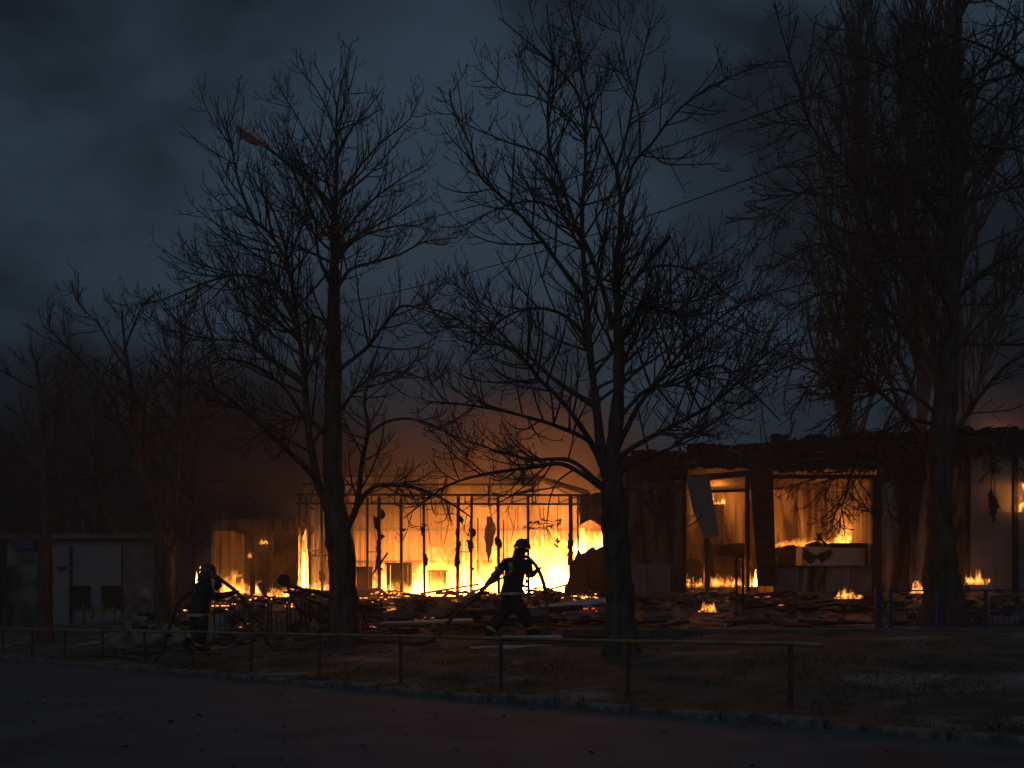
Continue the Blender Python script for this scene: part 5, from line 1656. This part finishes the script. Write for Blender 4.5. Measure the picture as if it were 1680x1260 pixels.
# ------------------------------------------------------------------ smoke over the burning roofs
def lumpy(name, c, r, seed, n=28, m=16):
    vs, fs = [], []
    g = np.random.default_rng(seed)
    ph = g.uniform(0, 6.28, 8)
    for j in range(m + 1):
        th = math.pi * j / m
        for i in range(n):
            a = 2 * math.pi * i / n
            k = 1 + .12 * math.sin(3 * a + ph[0] + 2 * th) + .09 * math.sin(5 * a + ph[1] - 3 * th) + .07 * math.sin(7 * th + ph[2] + a)
            vs.append((c[0] + r[0] * k * math.sin(th) * math.cos(a), c[1] + r[1] * k * math.sin(th) * math.sin(a), c[2] + r[2] * k * math.cos(th)))
    for j in range(m):
        for i in range(n):
            fs.append((j * n + i, (j + 1) * n + i, (j + 1) * n + (i + 1) % n, j * n + (i + 1) % n))
    return MB().add(vs, fs)
def smoke(c, r, dens, seed, label, tone=(0.42, 0.40, 0.40), nscale=0.35):
    m, t = new_mat("fire_smoke")
    N, L = t.nodes.new, t.links.new
    out, pv = N("ShaderNodeOutputMaterial"), N("ShaderNodeVolumePrincipled")
    pv.inputs["Color"].default_value = (*tone, 1)
    pv.inputs["Anisotropy"].default_value = 0.2
    co, nz, mr = N("ShaderNodeTexCoord"), N("ShaderNodeTexNoise"), N("ShaderNodeMapRange")
    nz.inputs["Scale"].default_value = nscale
    nz.inputs["Detail"].default_value = 3
    nz.inputs["Distortion"].default_value = 0.8
    L(co.outputs["Object"], nz.inputs["Vector"])
    L(nz.outputs["Fac"], mr.inputs["Value"])
    mr.inputs["From Min"].default_value, mr.inputs["From Max"].default_value = 0.36, 0.7
    ln, fo, mu = N("ShaderNodeVectorMath"), N("ShaderNodeMapRange"), N("ShaderNodeMath")
    mp = N("ShaderNodeMapping")
    mp.inputs["Scale"].default_value = (1 / r[0], 1 / r[1], 1 / r[2])
    ln.operation, mu.operation = "LENGTH", "MULTIPLY"
    L(co.outputs["Object"], mp.inputs["Vector"])
    L(mp.outputs["Vector"], ln.inputs[0])
    L(ln.outputs["Value"], fo.inputs["Value"])
    fo.inputs["From Min"].default_value, fo.inputs["From Max"].default_value = 0.75, 0.15
    L(mr.outputs["Result"], mu.inputs[0])
    L(fo.outputs["Result"], mu.inputs[1])
    m2 = N("ShaderNodeMath"); m2.operation = "MULTIPLY"; m2.inputs[1].default_value = dens
    L(mu.outputs["Value"], m2.inputs[0])
    L(m2.outputs["Value"], pv.inputs["Density"])
    L(pv.outputs["Volume"], out.inputs["Volume"])
    o = lumpy("smoke", (0, 0, 0), r, seed).build("smoke", m)
    o.location = c
    tag(o, label, "smoke", kind="stuff")
smoke((-1.8, 27.8, 4.9), (10.0, 4.2, 3.5), 1.3, 3, "brown smoke rising off the burning steel pavilion")
smoke((-1.6, 27.9, 3.2), (5.8, 2.4, 2.6), 0.55, 8, "glowing smoke filling the inside of the steel pavilion")
smoke((-2.9, 24.6, 1.5), (3.2, 1.0, 1.1), 1.6, 9, "thin brown smoke drifting over the rubble before the pavilion", nscale=0.9)
smoke((-7.2, 27.2, 2.6), (2.4, 1.6, 1.9), 0.8, 14, "brown smoke hanging in the low left wing", nscale=0.7)
smoke((12.8, 26.5, 6.2), (5.0, 3.4, 2.8), 0.7, 5, "dark smoke rising off the shop roof at right")
smoke((-24.0, 52.0, 8.0), (26.0, 7.0, 12.0), 2.2, 11, "dark smoke bank drifting behind the trees at left", tone=(0.25, 0.25, 0.27), nscale=0.12)
smoke((28.0, 44.0, 13.0), (13.0, 4.0, 13.0), 0.5, 12, "dark smoke bank behind the poplars at right", tone=(0.22, 0.22, 0.24), nscale=0.14)
# ------------------------------------------------------------------ smoke-laden air
hm, ht = new_mat("smoky_air")
ho, hv = ht.nodes.new("ShaderNodeOutputMaterial"), ht.nodes.new("ShaderNodeVolumePrincipled")
hv.inputs["Color"].default_value = (0.62, 0.60, 0.60, 1)
hv.inputs["Density"].default_value = 0.0055
hv.inputs["Anisotropy"].default_value = 0.3
ht.links.new(hv.outputs["Volume"], ho.inputs["Volume"])
o = MB().span(-110, 110, -12, 175, -1.2, 44).build("haze", hm)
tag(o, "thin smoky haze hanging over the whole scene", "haze", kind="stuff")
